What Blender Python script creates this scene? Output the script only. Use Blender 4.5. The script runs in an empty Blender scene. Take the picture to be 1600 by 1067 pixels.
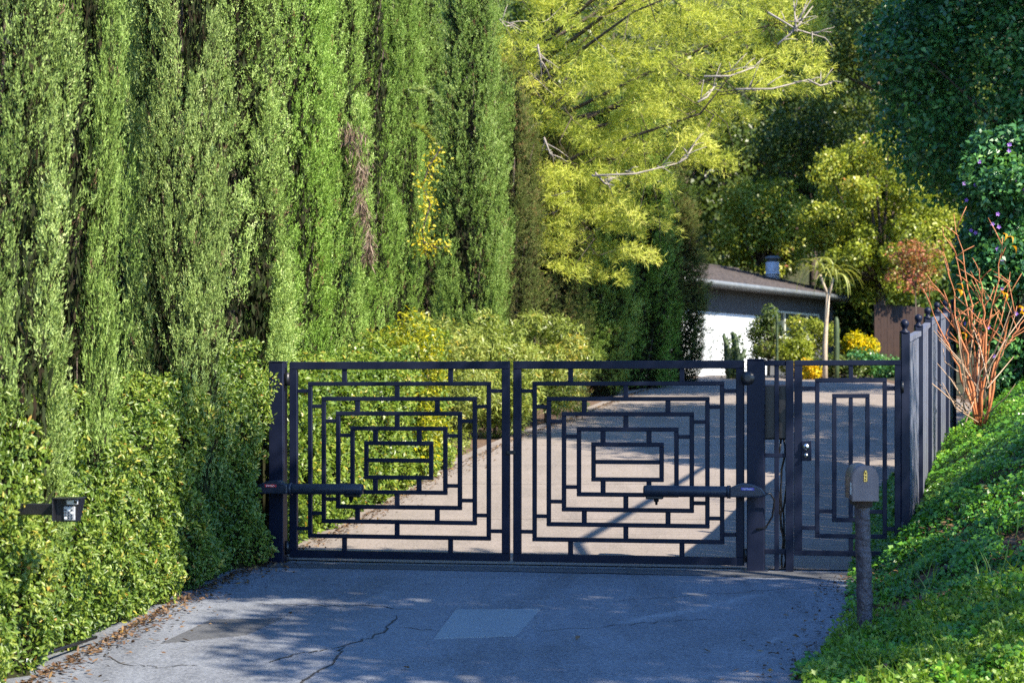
import bpy, bmesh, math, random
import numpy as np
from mathutils import Vector, Matrix

random.seed(7)
RNG = np.random.default_rng(7)
scene = bpy.context.scene
C = scene.collection

# ------------------------------------------------------------------ camera
F = 2900.0            # focal length in photo pixels (photo 1600 wide)
EYE = 1.5
HOR = 615.0           # horizon row in the photo
cam_d = bpy.data.cameras.new('camera')
cam = bpy.data.objects.new('camera', cam_d); C.objects.link(cam)
cam.location = (0, 0, EYE); cam.rotation_euler = (math.pi/2, 0, 0)
cam_d.sensor_width = 36.0; cam_d.lens = 36.0*F/1600.0
cam_d.shift_y = (HOR-533.5)/1600.0
cam_d.clip_start = 0.1; cam_d.clip_end = 600
cam_d.dof.use_dof = True; cam_d.dof.focus_distance = 16.0; cam_d.dof.aperture_fstop = 3.6
scene.camera = cam
# ------------------------------------------------------------------ sky + sun
S = Vector((0.62, -0.50, 0.70)).normalized()        # towards the sun
world = bpy.data.worlds.new('World'); scene.world = world; world.use_nodes = True
wn = world.node_tree.nodes; wl = world.node_tree.links
wn.clear()
sky = wn.new('ShaderNodeTexSky'); sky.sky_type = 'NISHITA'; sky.sun_disc = False
sky.sun_elevation = math.asin(S.z); sky.sun_rotation = math.atan2(S.x, S.y)
sky.air_density = 1.0; sky.dust_density = 0.0; sky.ozone_density = 10.0
bg = wn.new('ShaderNodeBackground'); bg.inputs['Strength'].default_value = 0.15
wo = wn.new('ShaderNodeOutputWorld')
wl.new(sky.outputs[0], bg.inputs[0]); wl.new(bg.outputs[0], wo.inputs[0])
sun_d = bpy.data.lights.new('sun', 'SUN'); sun_d.energy = 4.8; sun_d.angle = math.radians(0.5)
sun_d.color = (1.0, 0.90, 0.74)
sun = bpy.data.objects.new('sun', sun_d); C.objects.link(sun)
sun.rotation_euler = (-S).to_track_quat('-Z', 'Y').to_euler(); sun.location = (30, -24, 34)
# ------------------------------------------------------------------ exposure
vs = scene.view_settings
vs.view_transform = 'Standard'; vs.look = 'None'; vs.gamma = 1.0; vs.use_curve_mapping = False
vs.exposure = 1.6
scene.render.engine = 'CYCLES'
cy = scene.cycles
cy.max_bounces = 6; cy.diffuse_bounces = 3; cy.glossy_bounces = 3; cy.transmission_bounces = 4; cy.transparent_max_bounces = 6
cy.sample_clamp_indirect = 6.0
cy.use_denoising = False
try: cy.denoiser = 'OPENIMAGEDENOISE'
except Exception: pass

# ------------------------------------------------------------------ helpers
def tag(o, label=None, cat=None, group=None, kind=None):
    if label: o['label'] = label
    if cat: o['category'] = cat
    if group: o['group'] = group
    if kind: o['kind'] = kind
    return o

def empty(name, loc=(0, 0, 0), rz=0.0):
    o = bpy.data.objects.new(name, None); C.objects.link(o)
    o.location = loc; o.rotation_euler = (0, 0, rz); o.empty_display_size = 0.2
    return o

def obj(name, me, mat, parent=None, loc=None):
    o = bpy.data.objects.new(name, me); C.objects.link(o)
    if mat is not None and len(me.materials) == 0: me.materials.append(mat)
    if parent: o.parent = parent
    if loc is not None: o.location = loc
    return o

def pymesh(name, verts, faces, smooth=False):
    me = bpy.data.meshes.new(name); me.from_pydata([tuple(v) for v in verts], [], faces)
    me.update()
    if smooth:
        me.polygons.foreach_set('use_smooth', [True]*len(me.polygons))
    return me

def npmesh(name, V, Q, tint=None, smooth=False):
    """V (n,3), Q (m,k) index array; tint per vertex"""
    me = bpy.data.meshes.new(name)
    V = np.ascontiguousarray(V, dtype=np.float32); Q = np.ascontiguousarray(Q, dtype=np.int32)
    me.vertices.add(len(V)); me.vertices.foreach_set('co', V.ravel())
    m, k = Q.shape
    me.loops.add(m*k); me.loops.foreach_set('vertex_index', Q.ravel())
    me.polygons.add(m); me.polygons.foreach_set('loop_start', np.arange(m, dtype=np.int32)*k)
    if smooth: me.polygons.foreach_set('use_smooth', np.ones(m, dtype=bool))
    if tint is not None:
        a = me.attributes.new('tint', 'FLOAT', 'POINT')
        a.data.foreach_set('value', np.ascontiguousarray(tint, dtype=np.float32))
    me.update(calc_edges=True)
    return me

def box_me(name, lo, hi, bev=0.004):
    lo = Vector(lo); hi = Vector(hi)
    bm = bmesh.new(); bmesh.ops.create_cube(bm, size=1.0)
    d = hi-lo; c = (hi+lo)/2
    for v in bm.verts: v.co = Vector((v.co.x*d.x, v.co.y*d.y, v.co.z*d.z))+c
    if bev > 0:
        bmesh.ops.bevel(bm, geom=bm.edges[:], offset=min(bev, min(d)*0.3), segments=1, affect='EDGES', profile=0.5)
    me = bpy.data.meshes.new(name); bm.to_mesh(me); bm.free()
    return me

def box(name, lo, hi, mat, parent=None, bev=0.004):
    return obj(name, box_me(name, lo, hi, bev), mat, parent)

def tube_vf(path, radii, n=8, cap=True, base=0):
    """rings along path; returns verts, quads(list)"""
    P = [Vector(p) for p in path]; V = []; Fc = []
    up = Vector((0.13, 0.21, 0.97))
    for i, p in enumerate(P):
        t = (P[min(i+1, len(P)-1)]-P[max(i-1, 0)]).normalized()
        a = t.cross(up)
        if a.length < 1e-3: a = t.cross(Vector((1, 0, 0)))
        a.normalize(); b = t.cross(a)
        for k in range(n):
            th = 2*math.pi*k/n
            V.append(p+(a*math.cos(th)+b*math.sin(th))*radii[i])
    for i in range(len(P)-1):
        for k in range(n):
            Fc.append((base+i*n+k, base+i*n+(k+1) % n, base+(i+1)*n+(k+1) % n, base+(i+1)*n+k))
    if cap:
        Fc.append(tuple(base+k for k in range(n))[::-1])
        Fc.append(tuple(base+(len(P)-1)*n+k for k in range(n)))
    return V, Fc

def tubes_me(name, lst, n=8, smooth=True):
    V = []; Fc = []
    for path, radii in lst:
        v, f = tube_vf(path, radii, n, True, len(V)); V += v; Fc += f
    return pymesh(name, V, Fc, smooth)

def lathe_me(name, prof, n=16, smooth=True, centre=(0, 0, 0)):
    V = []; Fc = []
    cx, cy_, cz = centre
    for r, z in prof:
        for k in range(n):
            th = 2*math.pi*k/n
            V.append((cx+r*math.cos(th), cy_+r*math.sin(th), cz+z))
    for i in range(len(prof)-1):
        for k in range(n):
            Fc.append((i*n+k, i*n+(k+1) % n, (i+1)*n+(k+1) % n, (i+1)*n+k))
    Fc.append(tuple(range(n))[::-1]); Fc.append(tuple((len(prof)-1)*n+k for k in range(n)))
    return pymesh(name, V, Fc, smooth)

def norm(a):
    return a/np.maximum(np.linalg.norm(a, axis=-1, keepdims=True), 1e-9)

class Lumps:
    """smooth pseudo noise, sum of sines, about -1..1"""
    def __init__(self, seed, scale, n=14, dim=3):
        r = np.random.default_rng(seed)
        k = norm(r.normal(size=(n, dim)))*(2*math.pi/scale)*r.uniform(0.5, 1.7, size=(n, 1))
        self.k = k; self.p = r.uniform(0, 6.28, n); self.n = n
    def __call__(self, P):
        return np.sin(P @ self.k.T + self.p).sum(-1)/math.sqrt(self.n)/1.2

def leaves_vq(P, D, N, L, W, tint, kind='diamond', fold=0.25, curl=0.0, rng=RNG):
    """leaf faces at P along D with face normal N. returns V,Q,tint"""
    n = len(P)
    L = np.broadcast_to(np.asarray(L, float), (n,))[:, None]; W = np.broadcast_to(np.asarray(W, float), (n,))[:, None]
    D = norm(D); Sd = norm(np.cross(D, N)); N = np.cross(Sd, D)
    lift = N*W*fold; dr = -N*L*curl
    if kind == 'diamond':
        V = np.stack([P, P+D*L*.45+Sd*W*.5+lift, P+D*L+dr, P+D*L*.45-Sd*W*.5+lift], 1)
        Q = np.arange(n)[:, None]*4+np.array([0, 1, 2, 3])[None]
        k = 4
    elif kind == 'blade':
        V = np.stack([P-Sd*W*.3, P+Sd*W*.3, P+D*L*.6+Sd*W*.5+lift, P+D*L+dr, ], 1)
        Q = np.arange(n)[:, None]*4+np.array([0, 1, 2, 3])[None]
        k = 4
    else:  # leaf6
        V = np.stack([P, P+D*L*.28+Sd*W*.46+lift, P+D*L*.68+Sd*W*.40+lift+dr*.4, P+D*L+dr,
                      P+D*L*.68-Sd*W*.40+lift+dr*.4, P+D*L*.28-Sd*W*.46+lift], 1)
        b = np.arange(n)[:, None]*6
        Q = np.concatenate([b+np.array([0, 1, 2, 3])[None], b+np.array([0, 3, 4, 5])[None]], 0)
        k = 6
    return V.reshape(-1, 3), Q, np.repeat(tint, k)

def join_vq(parts):
    V = []; Q = []; T = []; o = 0
    for v, q, t in parts:
        V.append(v); Q.append(q+o); T.append(t); o += len(v)
    return np.concatenate(V), np.concatenate(Q), np.concatenate(T)

def rand_dirs(n, rng=RNG):
    return norm(rng.normal(size=(n, 3)))

# ------------------------------------------------------------------ ground heights and edges
def gz(Y):
    return np.interp(Y, [-30, 10, 14.5, 15.8, 16.9, 20, 30, 40, 50, 56, 64], [-1.4, -.255, -.075, -.03, -.035, .125, .80, 1.45, 2.0, 2.06, 2.1])

def PX(u, v, Y):
    return Vector(((u-800)/F*Y, Y, EYE+(HOR-v)/F*Y))

def G(u, v):
    """point where the photo ray meets the drive surface"""
    Ys = np.linspace(6, 70, 6400)
    d = EYE+(HOR-v)/F*Ys-gz(Ys)
    i = np.argmax(d < 0) if (d < 0).any() else len(Ys)-1
    Y = float(Ys[i])
    return Vector(((u-800)/F*Y, Y, float(gz(Y))))

_l = [G(50, 1067), G(165, 1005), G(280, 940), G(420, 881), G(520, 835), G(640, 770), G(720, 725), G(820, 680), G(900, 652), G(1000, 612), G(1080, 594)]
LY = np.array([-10, 6]+[p.y for p in _l]+[60]); LX = np.array([-4.2, -3.2]+[p.x for p in _l]+[9.0])
_r = [G(1255, 1055), G(1330, 960), G(1342, 885)]
RY = np.array([-10, 8]+[p.y for p in _r]+[20, 24, 30, 40, 50, 60]); RX = np.array([-1.5, 1.0]+[p.x for p in _r]+[3.75, 4.95, 7.0, 10.2, 13.0, 15])
def xL(Y): return np.interp(Y, LY, LX)
def xR(Y): return np.interp(Y, RY, RX)
_tn = Lumps(3, 2.2, dim=2)
def terr(x, Y):
    x = np.asarray(x, float); Y = np.asarray(Y, float)
    base = gz(Y)-0.03
    s = np.interp(Y, [9, 10.5, 12, 14, 16, 30], [.02, .05, .2, .5, .8, .8])
    h = np.clip(s*(x-(xR(Y)+.05)), 0, None)
    cap = 1.55
    h = np.where(h > cap*.7, cap*.7+cap*.3*(1-np.exp(-(h-cap*.7)/(cap*.3))), h)
    h = h+np.clip(x-9, 0, None)*0.12*np.interp(Y, [10, 20], [0, 1])
    h = h+np.clip(h, 0, .25)*.22*_tn(np.stack([x, Y], -1))
    hl = np.clip(xL(Y)-3.2-x, 0, 14)*0.85                        # rising ground behind the cypress row
    hill = np.clip(Y-66, 0, 60)*0.55
    return base+np.maximum(h, 0)+hl+hill

# ------------------------------------------------------------------ materials
def newmat(name):
    m = bpy.data.materials.new(name); m.use_nodes = True
    nt = m.node_tree; nt.nodes.clear()
    out = nt.nodes.new('ShaderNodeOutputMaterial')
    return m, nt, out

def ramp(nt, stops):
    r = nt.nodes.new('ShaderNodeValToRGB')
    e = r.color_ramp.elements
    while len(e) > 1: e.remove(e[-1])
    for i, (p, c) in enumerate(stops):
        x = e[0] if i == 0 else e.new(p)
        x.position = p; x.color = (*c, 1)
    return r

def leaf_mat(name, stops, rough=0.45, trans=0.3, spec=0.35, tcol=1.3, drift=.25):
    m, nt, out = newmat(name); N = nt.nodes; Lk = nt.links
    at = N.new('ShaderNodeAttribute'); at.attribute_name = 'tint'
    r0 = ramp(nt, stops); Lk.new(at.outputs['Fac'], r0.inputs[0])
    oi = N.new('ShaderNodeObjectInfo')
    r = N.new('ShaderNodeHueSaturation'); Lk.new(r0.outputs[0], r.inputs['Color'])
    for nm, lo, hi in (('Hue', .5-.012*drift, .5+.012*drift), ('Saturation', 1.05-.12*drift, 1.05+.12*drift), ('Value', 1-.14*drift, 1+.18*drift)):
        q = N.new('ShaderNodeMapRange'); q.inputs[3].default_value = lo; q.inputs[4].default_value = hi
        if nm == 'Value':
            f = N.new('ShaderNodeMath'); f.operation = 'FRACT'; g = N.new('ShaderNodeMath'); g.operation = 'MULTIPLY'; g.inputs[1].default_value = 7.31
            Lk.new(oi.outputs['Random'], g.inputs[0]); Lk.new(g.outputs[0], f.inputs[0]); Lk.new(f.outputs[0], q.inputs[0])
        else: Lk.new(oi.outputs['Random'], q.inputs[0])
        Lk.new(q.outputs[0], r.inputs[nm])
    p = N.new('ShaderNodeBsdfPrincipled'); p.inputs['Roughness'].default_value = rough
    p.inputs['Specular IOR Level'].default_value = spec
    Lk.new(r.outputs[0], p.inputs['Base Color'])
    t = N.new('ShaderNodeBsdfTranslucent')
    mul = N.new('ShaderNodeMix'); mul.data_type = 'RGBA'; mul.blend_type = 'MULTIPLY'; mul.inputs[0].default_value = 1.0
    mul.inputs[7].default_value = (1.2*tcol, 1.2*tcol, .65*tcol, 1)
    Lk.new(r.outputs[0], mul.inputs[6]); Lk.new(mul.outputs[2], t.inputs[0])
    mx = N.new('ShaderNodeMixShader'); mx.inputs[0].default_value = trans
    Lk.new(p.outputs[0], mx.inputs[1]); Lk.new(t.outputs[0], mx.inputs[2]); Lk.new(mx.outputs[0], out.inputs[0])
    return m

def surf_mat(name, c1, c2, scale=8, rough=0.7, bump=0.3, bscale=None, metal=0.0, spec=0.4, dist=0.01, detail=6):
    m, nt, out = newmat(name); N = nt.nodes; Lk = nt.links
    tc = N.new('ShaderNodeTexCoord')
    n1 = N.new('ShaderNodeTexNoise'); n1.inputs['Scale'].default_value = scale; n1.inputs['Detail'].default_value = detail
    Lk.new(tc.outputs['Object'], n1.inputs['Vector'])
    r = ramp(nt, [(0.3, c1), (0.7, c2)]); Lk.new(n1.outputs[0], r.inputs[0])
    p = N.new('ShaderNodeBsdfPrincipled'); p.inputs['Roughness'].default_value = rough; p.inputs['Metallic'].default_value = metal
    p.inputs['Specular IOR Level'].default_value = spec
    Lk.new(r.outputs[0], p.inputs['Base Color'])
    n2 = N.new('ShaderNodeTexNoise'); n2.inputs['Scale'].default_value = bscale or scale*4; n2.inputs['Detail'].default_value = 5
    Lk.new(tc.outputs['Object'], n2.inputs['Vector'])
    b = N.new('ShaderNodeBump'); b.inputs['Strength'].default_value = bump; b.inputs['Distance'].default_value = dist
    Lk.new(n2.outputs[0], b.inputs['Height']); Lk.new(b.outputs[0], p.inputs['Normal'])
    Lk.new(p.outputs[0], out.inputs[0])
    return m

def paving_mat(name, base, dark, pale, grooves=False, marks=()):
    """asphalt / concrete: aggregate speckle, broad wear, long tyre-stretched stains, fine relief"""
    m, nt, out = newmat(name); N = nt.nodes; Lk = nt.links
    tc = N.new('ShaderNodeTexCoord')
    def noise(sc, det, vec=None, rough=.6):
        n = N.new('ShaderNodeTexNoise'); n.inputs['Scale'].default_value = sc; n.inputs['Detail'].default_value = det
        n.inputs['Roughness'].default_value = rough
        Lk.new(vec if vec is not None else tc.outputs['Object'], n.inputs['Vector']); return n.outputs[0]
    def mix(a, b, f, mode='MIX'):
        x = N.new('ShaderNodeMix'); x.data_type = 'RGBA'; x.blend_type = mode
        if isinstance(f, float): x.inputs[0].default_value = f
        else: Lk.new(f, x.inputs[0])
        for i, s in ((6, a), (7, b)):
            if isinstance(s, tuple): x.inputs[i].default_value = (*s, 1)
            else: Lk.new(s, x.inputs[i])
        return x.outputs[2]
    def mr(s, a, b, lo=0.0, hi=1.0):
        x = N.new('ShaderNodeMapRange'); x.inputs[1].default_value = a; x.inputs[2].default_value = b
        x.inputs[3].default_value = lo; x.inputs[4].default_value = hi; Lk.new(s, x.inputs[0]); return x.outputs[0]
    speck = N.new('ShaderNodeTexVoronoi'); speck.inputs['Scale'].default_value = 75; Lk.new(tc.outputs['Object'], speck.inputs['Vector'])
    sp = N.new('ShaderNodeSeparateColor'); Lk.new(speck.outputs['Color'], sp.inputs[0])
    col = mix(base, dark, mr(noise(.9, 5), .45, .75, 0, .8))
    mp = N.new('ShaderNodeMapping'); mp.inputs['Rotation'].default_value = (0, 0, .35); mp.inputs['Scale'].default_value = (1.6, .22, 1)
    Lk.new(tc.outputs['Object'], mp.inputs['Vector'])
    col = mix(col, dark, mr(noise(1.5, 4, mp.outputs[0]), .48, .66, 0, .9))
    mp2 = N.new('ShaderNodeMapping'); mp2.inputs['Rotation'].default_value = (0, 0, 1.1); mp2.inputs['Scale'].default_value = (.5, 2.2, 1); mp2.inputs['Location'].default_value = (3.1, 1.2, 0)
    Lk.new(tc.outputs['Object'], mp2.inputs['Vector'])
    col = mix(col, pale, mr(noise(1.2, 6, mp2.outputs[0]), .56, .78, 0, .6))
    def vm(op, a_, b_):
        x = N.new('ShaderNodeVectorMath'); x.operation = op
        for i_, q_ in ((0, a_), (1, b_)):
            if isinstance(q_, tuple): x.inputs[i_].default_value = q_
            elif q_ is not None: Lk.new(q_, x.inputs[i_])
        return x
    wob = N.new('ShaderNodeTexNoise'); wob.inputs['Scale'].default_value = 2.2; wob.inputs['Detail'].default_value = 5
    Lk.new(tc.outputs['Object'], wob.inputs['Vector'])
    wv = vm('SCALE', vm('SUBTRACT', wob.outputs['Color'], (.5, .5, .5)).outputs[0], None); wv.inputs['Scale'].default_value = .28
    pw = vm('ADD', tc.outputs['Object'], wv.outputs[0]).outputs[0]
    brk = noise(7, 6)
    for (ax, ay, bx_, by_, wd_, amt, tone) in marks:      # oil and tyre marks, scraped streaks, other dark and pale streaks
        ln_ = math.hypot(bx_-ax, by_-ay); d_ = ((bx_-ax)/ln_, (by_-ay)/ln_, 0)
        rel = vm('MULTIPLY', vm('SUBTRACT', pw, (ax, ay, 0)).outputs[0], (1, 1, 0)).outputs[0]
        dt = vm('DOT_PRODUCT', rel, d_).outputs['Value']
        cl_ = N.new('ShaderNodeClamp'); cl_.inputs['Max'].default_value = ln_; Lk.new(dt, cl_.inputs[0])
        pr = vm('SCALE', None, None); pr.inputs[0].default_value = d_; Lk.new(cl_.outputs[0], pr.inputs['Scale'])
        ds = vm('LENGTH', vm('SUBTRACT', rel, pr.outputs[0]).outputs[0], None).outputs['Value']
        f_ = N.new('ShaderNodeMath'); f_.operation = 'MULTIPLY'
        Lk.new(mr(ds, wd_, wd_*.25, 0, amt), f_.inputs[0]); Lk.new(mr(brk, .25, .6), f_.inputs[1])
        col = mix(col, tone, f_.outputs[0])
    col = mix(col, mix(dark, pale, sp.outputs[0]), .5)
    grain = noise(260, 2)
    col = mix(col, (0.01, .01, .01), mr(grain, .58, .75, 0, .5))
    p = N.new('ShaderNodeBsdfPrincipled'); p.inputs['Roughness'].default_value = .85; p.inputs['Specular IOR Level'].default_value = .3
    hgt = noise(120, 4)
    if grooves:
        w = N.new('ShaderNodeTexWave'); w.bands_direction = 'Y'; w.inputs['Scale'].default_value = 1.55; w.inputs['Distortion'].default_value = .8; w.inputs['Detail Scale'].default_value = 1.0
        Lk.new(tc.outputs['Object'], w.inputs['Vector'])
        sx = N.new('ShaderNodeSeparateXYZ'); Lk.new(tc.outputs['Object'], sx.inputs[0])
        msk = N.new('ShaderNodeMath'); msk.operation = 'MULTIPLY'
        Lk.new(mr(sx.outputs[0], .3, 1.6), msk.inputs[0]); Lk.new(mr(w.outputs['Fac'], .12, .0), msk.inputs[1])
        m2 = N.new('ShaderNodeMath'); m2.operation = 'MULTIPLY'; Lk.new(msk.outputs[0], m2.inputs[0]); Lk.new(mr(sx.outputs[1], 24.5, 20.5), m2.inputs[1])
        m3 = N.new('ShaderNodeMath'); m3.operation = 'MULTIPLY'; m3.inputs[1].default_value = .55; Lk.new(m2.outputs[0], m3.inputs[0])
        col = mix(col, dark, m3.outputs[0])
    Lk.new(col, p.inputs['Base Color'])
    b = N.new('ShaderNodeBump'); b.inputs['Strength'].default_value = .6; b.inputs['Distance'].default_value = .006
    Lk.new(hgt, b.inputs['Height']); Lk.new(b.outputs[0], p.inputs['Normal'])
    Lk.new(p.outputs[0], out.inputs[0])
    return m

M = {}
M['asphalt_dark'] = paving_mat('asphalt_dark', (.075, .078, .085), (.045, .047, .052), (.115, .118, .125))
M['concrete'] = paving_mat('concrete', (.225, .19, .168), (.125, .108, .095), (.30, .26, .23), grooves=True)
M['concrete_patch'] = paving_mat('concrete_patch', (.21, .235, .25), (.17, .19, .205), (.25, .275, .29))
M['crack'] = surf_mat('crack', (.02, .02, .02), (.04, .035, .03), 20, .9, .2)
M['soil'] = surf_mat('soil', (.075, .045, .028), (.15, .095, .06), 14, .95, .9, 40, dist=.03)
M['hillside'] = surf_mat('hillside', (.02, .03, .012), (.05, .05, .022), 3, .95, .9, 10, dist=.1)
M['navy'] = surf_mat('navy_paint', (.003, .0055, .018), (.009, .012, .027), 5, .45, .12, 60, spec=.2, dist=.002)
M['lit_navy'] = surf_mat('lit_navy_paint', (.09, .10, .14), (.13, .14, .175), 5, .5, .2, 40, spec=.4, dist=.002)  # navy paled so boards and rails look sunlit; posts keep plain navy
M['black'] = surf_mat('black_plastic', (.006, .006, .008), (.012, .012, .014), 20, .35, .1, 80, spec=.5)
M['operator'] = surf_mat('operator_cover', (.012, .016, .028), (.02, .026, .042), 12, .42, .1, 80, spec=.5)
M['steel'] = surf_mat('steel', (.5, .5, .5), (.62, .62, .62), 30, .25, .05, 100, metal=1.0)
M['brass'] = surf_mat('brass', (.55, .38, .10), (.65, .47, .15), 40, .3, .1, 100, metal=1.0)
M['white'] = surf_mat('white_paint', (.72, .72, .70), (.82, .82, .80), 3, .6, .1, 30)
M['mailbox'] = surf_mat('mailbox_paint', (.13, .098, .098), (.19, .145, .14), 16, .45, .2, 60, spec=.5, dist=.003)
M['post_wood'] = surf_mat('painted_log', (.035, .025, .028), (.085, .068, .078), 22, .5, .9, 30, spec=.5, dist=.02)
M['wood_dark'] = surf_mat('dark_wood', (.025, .014, .010), (.05, .03, .02), 20, .7, .4, 60)
M['fence_wood'] = surf_mat('brown_wood', (.018, .008, .005), (.03, .014, .008), 6, .7, .4, 30)  # wood darkened to carry shade in its colour
M['bark'] = surf_mat('bark', (.05, .036, .026), (.11, .085, .065), 12, .9, 1.0, 25, dist=.03)
M['twig_pale'] = surf_mat('pale_twig', (.20, .17, .14), (.34, .30, .26), 14, .8, .6, 40)
M['wall'] = surf_mat('house_wall', (.05, .054, .058), (.068, .072, .076), 2, .8, .2, 60)  # wall tone darkened to carry the eave shade
M['garage'] = surf_mat('garage_paint', (.50, .54, .56), (.58, .61, .63), 2, .5, .05, 40)
M['roof'] = surf_mat('roof_shingle', (.032, .028, .03), (.085, .07, .066), 6, .9, .8, 30, dist=.02)  # shingle tones darkened in place of tree shadow
M['gutter'] = surf_mat('gutter_paint', (.10, .115, .125), (.15, .165, .175), 4, .4, .1, 40)  # paint dimmed in place of dappled shadow on fascia and gutter
M['frame_white'] = surf_mat('window_frame_paint', (.42, .45, .36), (.5, .52, .42), 4, .5, .1, 40)
M['flue'] = surf_mat('flue_metal', (.42, .42, .46), (.6, .6, .64), 8, .45, .2, 30)
M['red_sticker'] = surf_mat('red_sticker', (.40, .03, .04), (.5, .05, .06), 30, .4, .05)
M['blue_sticker'] = surf_mat('blue_sticker', (.08, .06, .30), (.10, .08, .36), 30, .4, .05)
M['stem_red'] = surf_mat('red_stem', (.30, .085, .028), (.48, .19, .07), 9, .55, .4, 40)
M['stem_tan'] = surf_mat('tan_stem', (.30, .19, .11), (.42, .29, .19), 9, .7, .4, 40)
M['aloe_trunk'] = surf_mat('aloe_trunk', (.32, .25, .18), (.46, .38, .29), 9, .8, .4, 30)
M['cactus'] = surf_mat('cactus_skin', (.025, .045, .018), (.05, .08, .03), 12, .6, .4, 40)
M['keypad'] = surf_mat('keypad_metal', (.5, .5, .52), (.65, .65, .66), 20, .35, .05, 80, metal=.6)

def glass_mat():
    m, nt, out = newmat('window_glass')
    p = nt.nodes.new('ShaderNodeBsdfPrincipled'); p.inputs['Base Color'].default_value = (.03, .045, .04, 1)
    p.inputs['Roughness'].default_value = .06; p.inputs['Specular IOR Level'].default_value = .8
    nt.links.new(p.outputs[0], out.inputs[0]); return m
M['glass'] = glass_mat()

L_ = leaf_mat
M['cypress'] = L_('cypress_foliage', [(0, (.22, .13, .08)), (.035, (.20, .13, .07)), (.06, (.05, .075, .018)), (.25, (.11, .18, .035)), (.55, (.225, .335, .08)), (.8, (.37, .49, .16)), (1, (.50, .59, .26))], .6, .22, .25, drift=.7)
M['cypress_brown'] = L_('dry_cypress_foliage', [(0, (.14, .08, .05)), (.3, (.08, .11, .03)), (.6, (.16, .20, .06)), (.75, (.22, .20, .085)), (.9, (.26, .15, .08)), (1, (.26, .14, .07))], .7, .2, .2)
M['gap_shade'] = L_('gap_shade_foliage', [(0, (.02, .014, .008)), (.6, (.018, .026, .010)), (1, (.03, .042, .014))], .8, .1, .1)  # near-black, paints the shade of gaps behind the outer leaves
M['dead'] = L_('dead_twigs', [(0, (.06, .04, .028)), (.5, (.16, .115, .085)), (1, (.29, .225, .18))], .8, .1, .1)
M['hedge'] = L_('hedge_leaf', [(0, (.03, .065, .012)), (.35, (.075, .135, .02)), (.7, (.155, .225, .034)), (.9, (.27, .32, .065)), (.965, (.36, .30, .06)), (1, (.36, .15, .04))], .38, .3, .42)
M['yellow_leaf'] = L_('yellow_leaf', [(0, (.12, .15, .02)), (.4, (.28, .29, .035)), (.75, (.55, .47, .04)), (.9, (.62, .50, .05)), (1, (.32, .15, .04))], .45, .35, .4)
M['oleander'] = L_('narrow_leaf', [(0, (.07, .10, .02)), (.5, (.19, .24, .045)), (.85, (.33, .37, .10)), (1, (.40, .32, .06))], .4, .28, .4)
M['pine'] = L_('pine_needle', [(0, (.12, .155, .025)), (.4, (.31, .36, .06)), (.75, (.49, .51, .11)), (1, (.64, .61, .19))], .55, .35, .3, drift=0.0)
M['dark_tree'] = L_('dark_tree_leaf', [(0, (.02, .065, .03)), (.5, (.06, .175, .062)), (.85, (.12, .28, .08)), (1, (.22, .38, .10))], .35, .25, .5)  # green kept dark to carry the shade on the corner tree
M['mid_tree'] = L_('mid_tree_leaf', [(0, (.03, .05, .015)), (.5, (.07, .11, .025)), (.85, (.13, .17, .04)), (1, (.18, .19, .05))], .4, .3, .4)
M['lime_tree'] = L_('lime_tree_leaf', [(0, (.11, .14, .02)), (.4, (.24, .28, .045)), (.75, (.40, .40, .09)), (.93, (.50, .42, .12)), (1, (.50, .22, .12))], .4, .3, .4)
M['red_flower'] = L_('red_blossom', [(0, (.10, .11, .03)), (.35, (.26, .16, .06)), (.7, (.44, .13, .10)), (1, (.52, .24, .18))], .5, .3, .3)
M['purple_flower'] = L_('purple_blossom', [(0, (.22, .10, .42)), (1, (.36, .20, .60))], .5, .3, .3)
M['ivy'] = L_('ivy_leaf', [(0, (.02, .065, .016)), (.35, (.06, .17, .028)), (.7, (.13, .28, .036)), (.92, (.21, .36, .05)), (1, (.30, .38, .08))], .36, .25, .5)
M['grass'] = L_('grass_blade', [(0, (.06, .12, .02)), (.6, (.14, .24, .03)), (1, (.26, .32, .07))], .45, .3, .4)
M['litter'] = L_('fallen_leaf', [(0, (.04, .022, .014)), (.5, (.10, .06, .036)), (.85, (.18, .115, .065)), (1, (.26, .16, .05))], .8, .1, .2)
M['orange_leaf'] = L_('orange_leaf', [(0, (.50, .22, .02)), (1, (.62, .32, .03))], .45, .35, .4)
M['aloe_leaf'] = L_('aloe_leaf', [(0, (.18, .22, .05)), (.6, (.30, .33, .09)), (1, (.44, .40, .14))], .45, .25, .4)
M['yellow_flower'] = L_('yellow_blossom', [(0, (.09, .15, .02)), (.45, (.16, .20, .03)), (.6, (.5, .42, .03)), (.85, (.62, .48, .03)), (1, (.60, .34, .03))], .5, .3, .3)

# ------------------------------------------------------------------ ground sheet
xs = np.concatenate([np.linspace(-70, -8, 18), np.linspace(-7, -1, 25), np.linspace(-.75, 9, 80), np.linspace(9.5, 20, 22), np.linspace(22, 90, 18)])
ys = np.concatenate([np.linspace(-30, 6, 19), np.linspace(6.25, 30, 160), np.linspace(30.5, 66, 72), np.linspace(67, 160, 40)])
XX, YY = np.meshgrid(xs, ys)
ZZ = terr(XX, YY)
nx, ny = len(xs), len(ys)
idx = np.arange(nx*ny).reshape(ny, nx)
Q = np.stack([idx[:-1, :-1], idx[:-1, 1:], idx[1:, 1:], idx[1:, :-1]], -1).reshape(-1, 4)
gme = npmesh('ground', np.stack([XX, YY, ZZ], -1).reshape(-1, 3), Q, smooth=True)
gme.materials.append(M['soil']); gme.materials.append(M['hillside'])
cyq = YY.ravel()[Q[:, 0]]; cxq = XX.ravel()[Q[:, 0]]
gme.polygons.foreach_set('material_index', ((cyq > 60) | (cxq < xL(cyq)-2.2) | (cxq > 9)).astype(np.int32))
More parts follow.
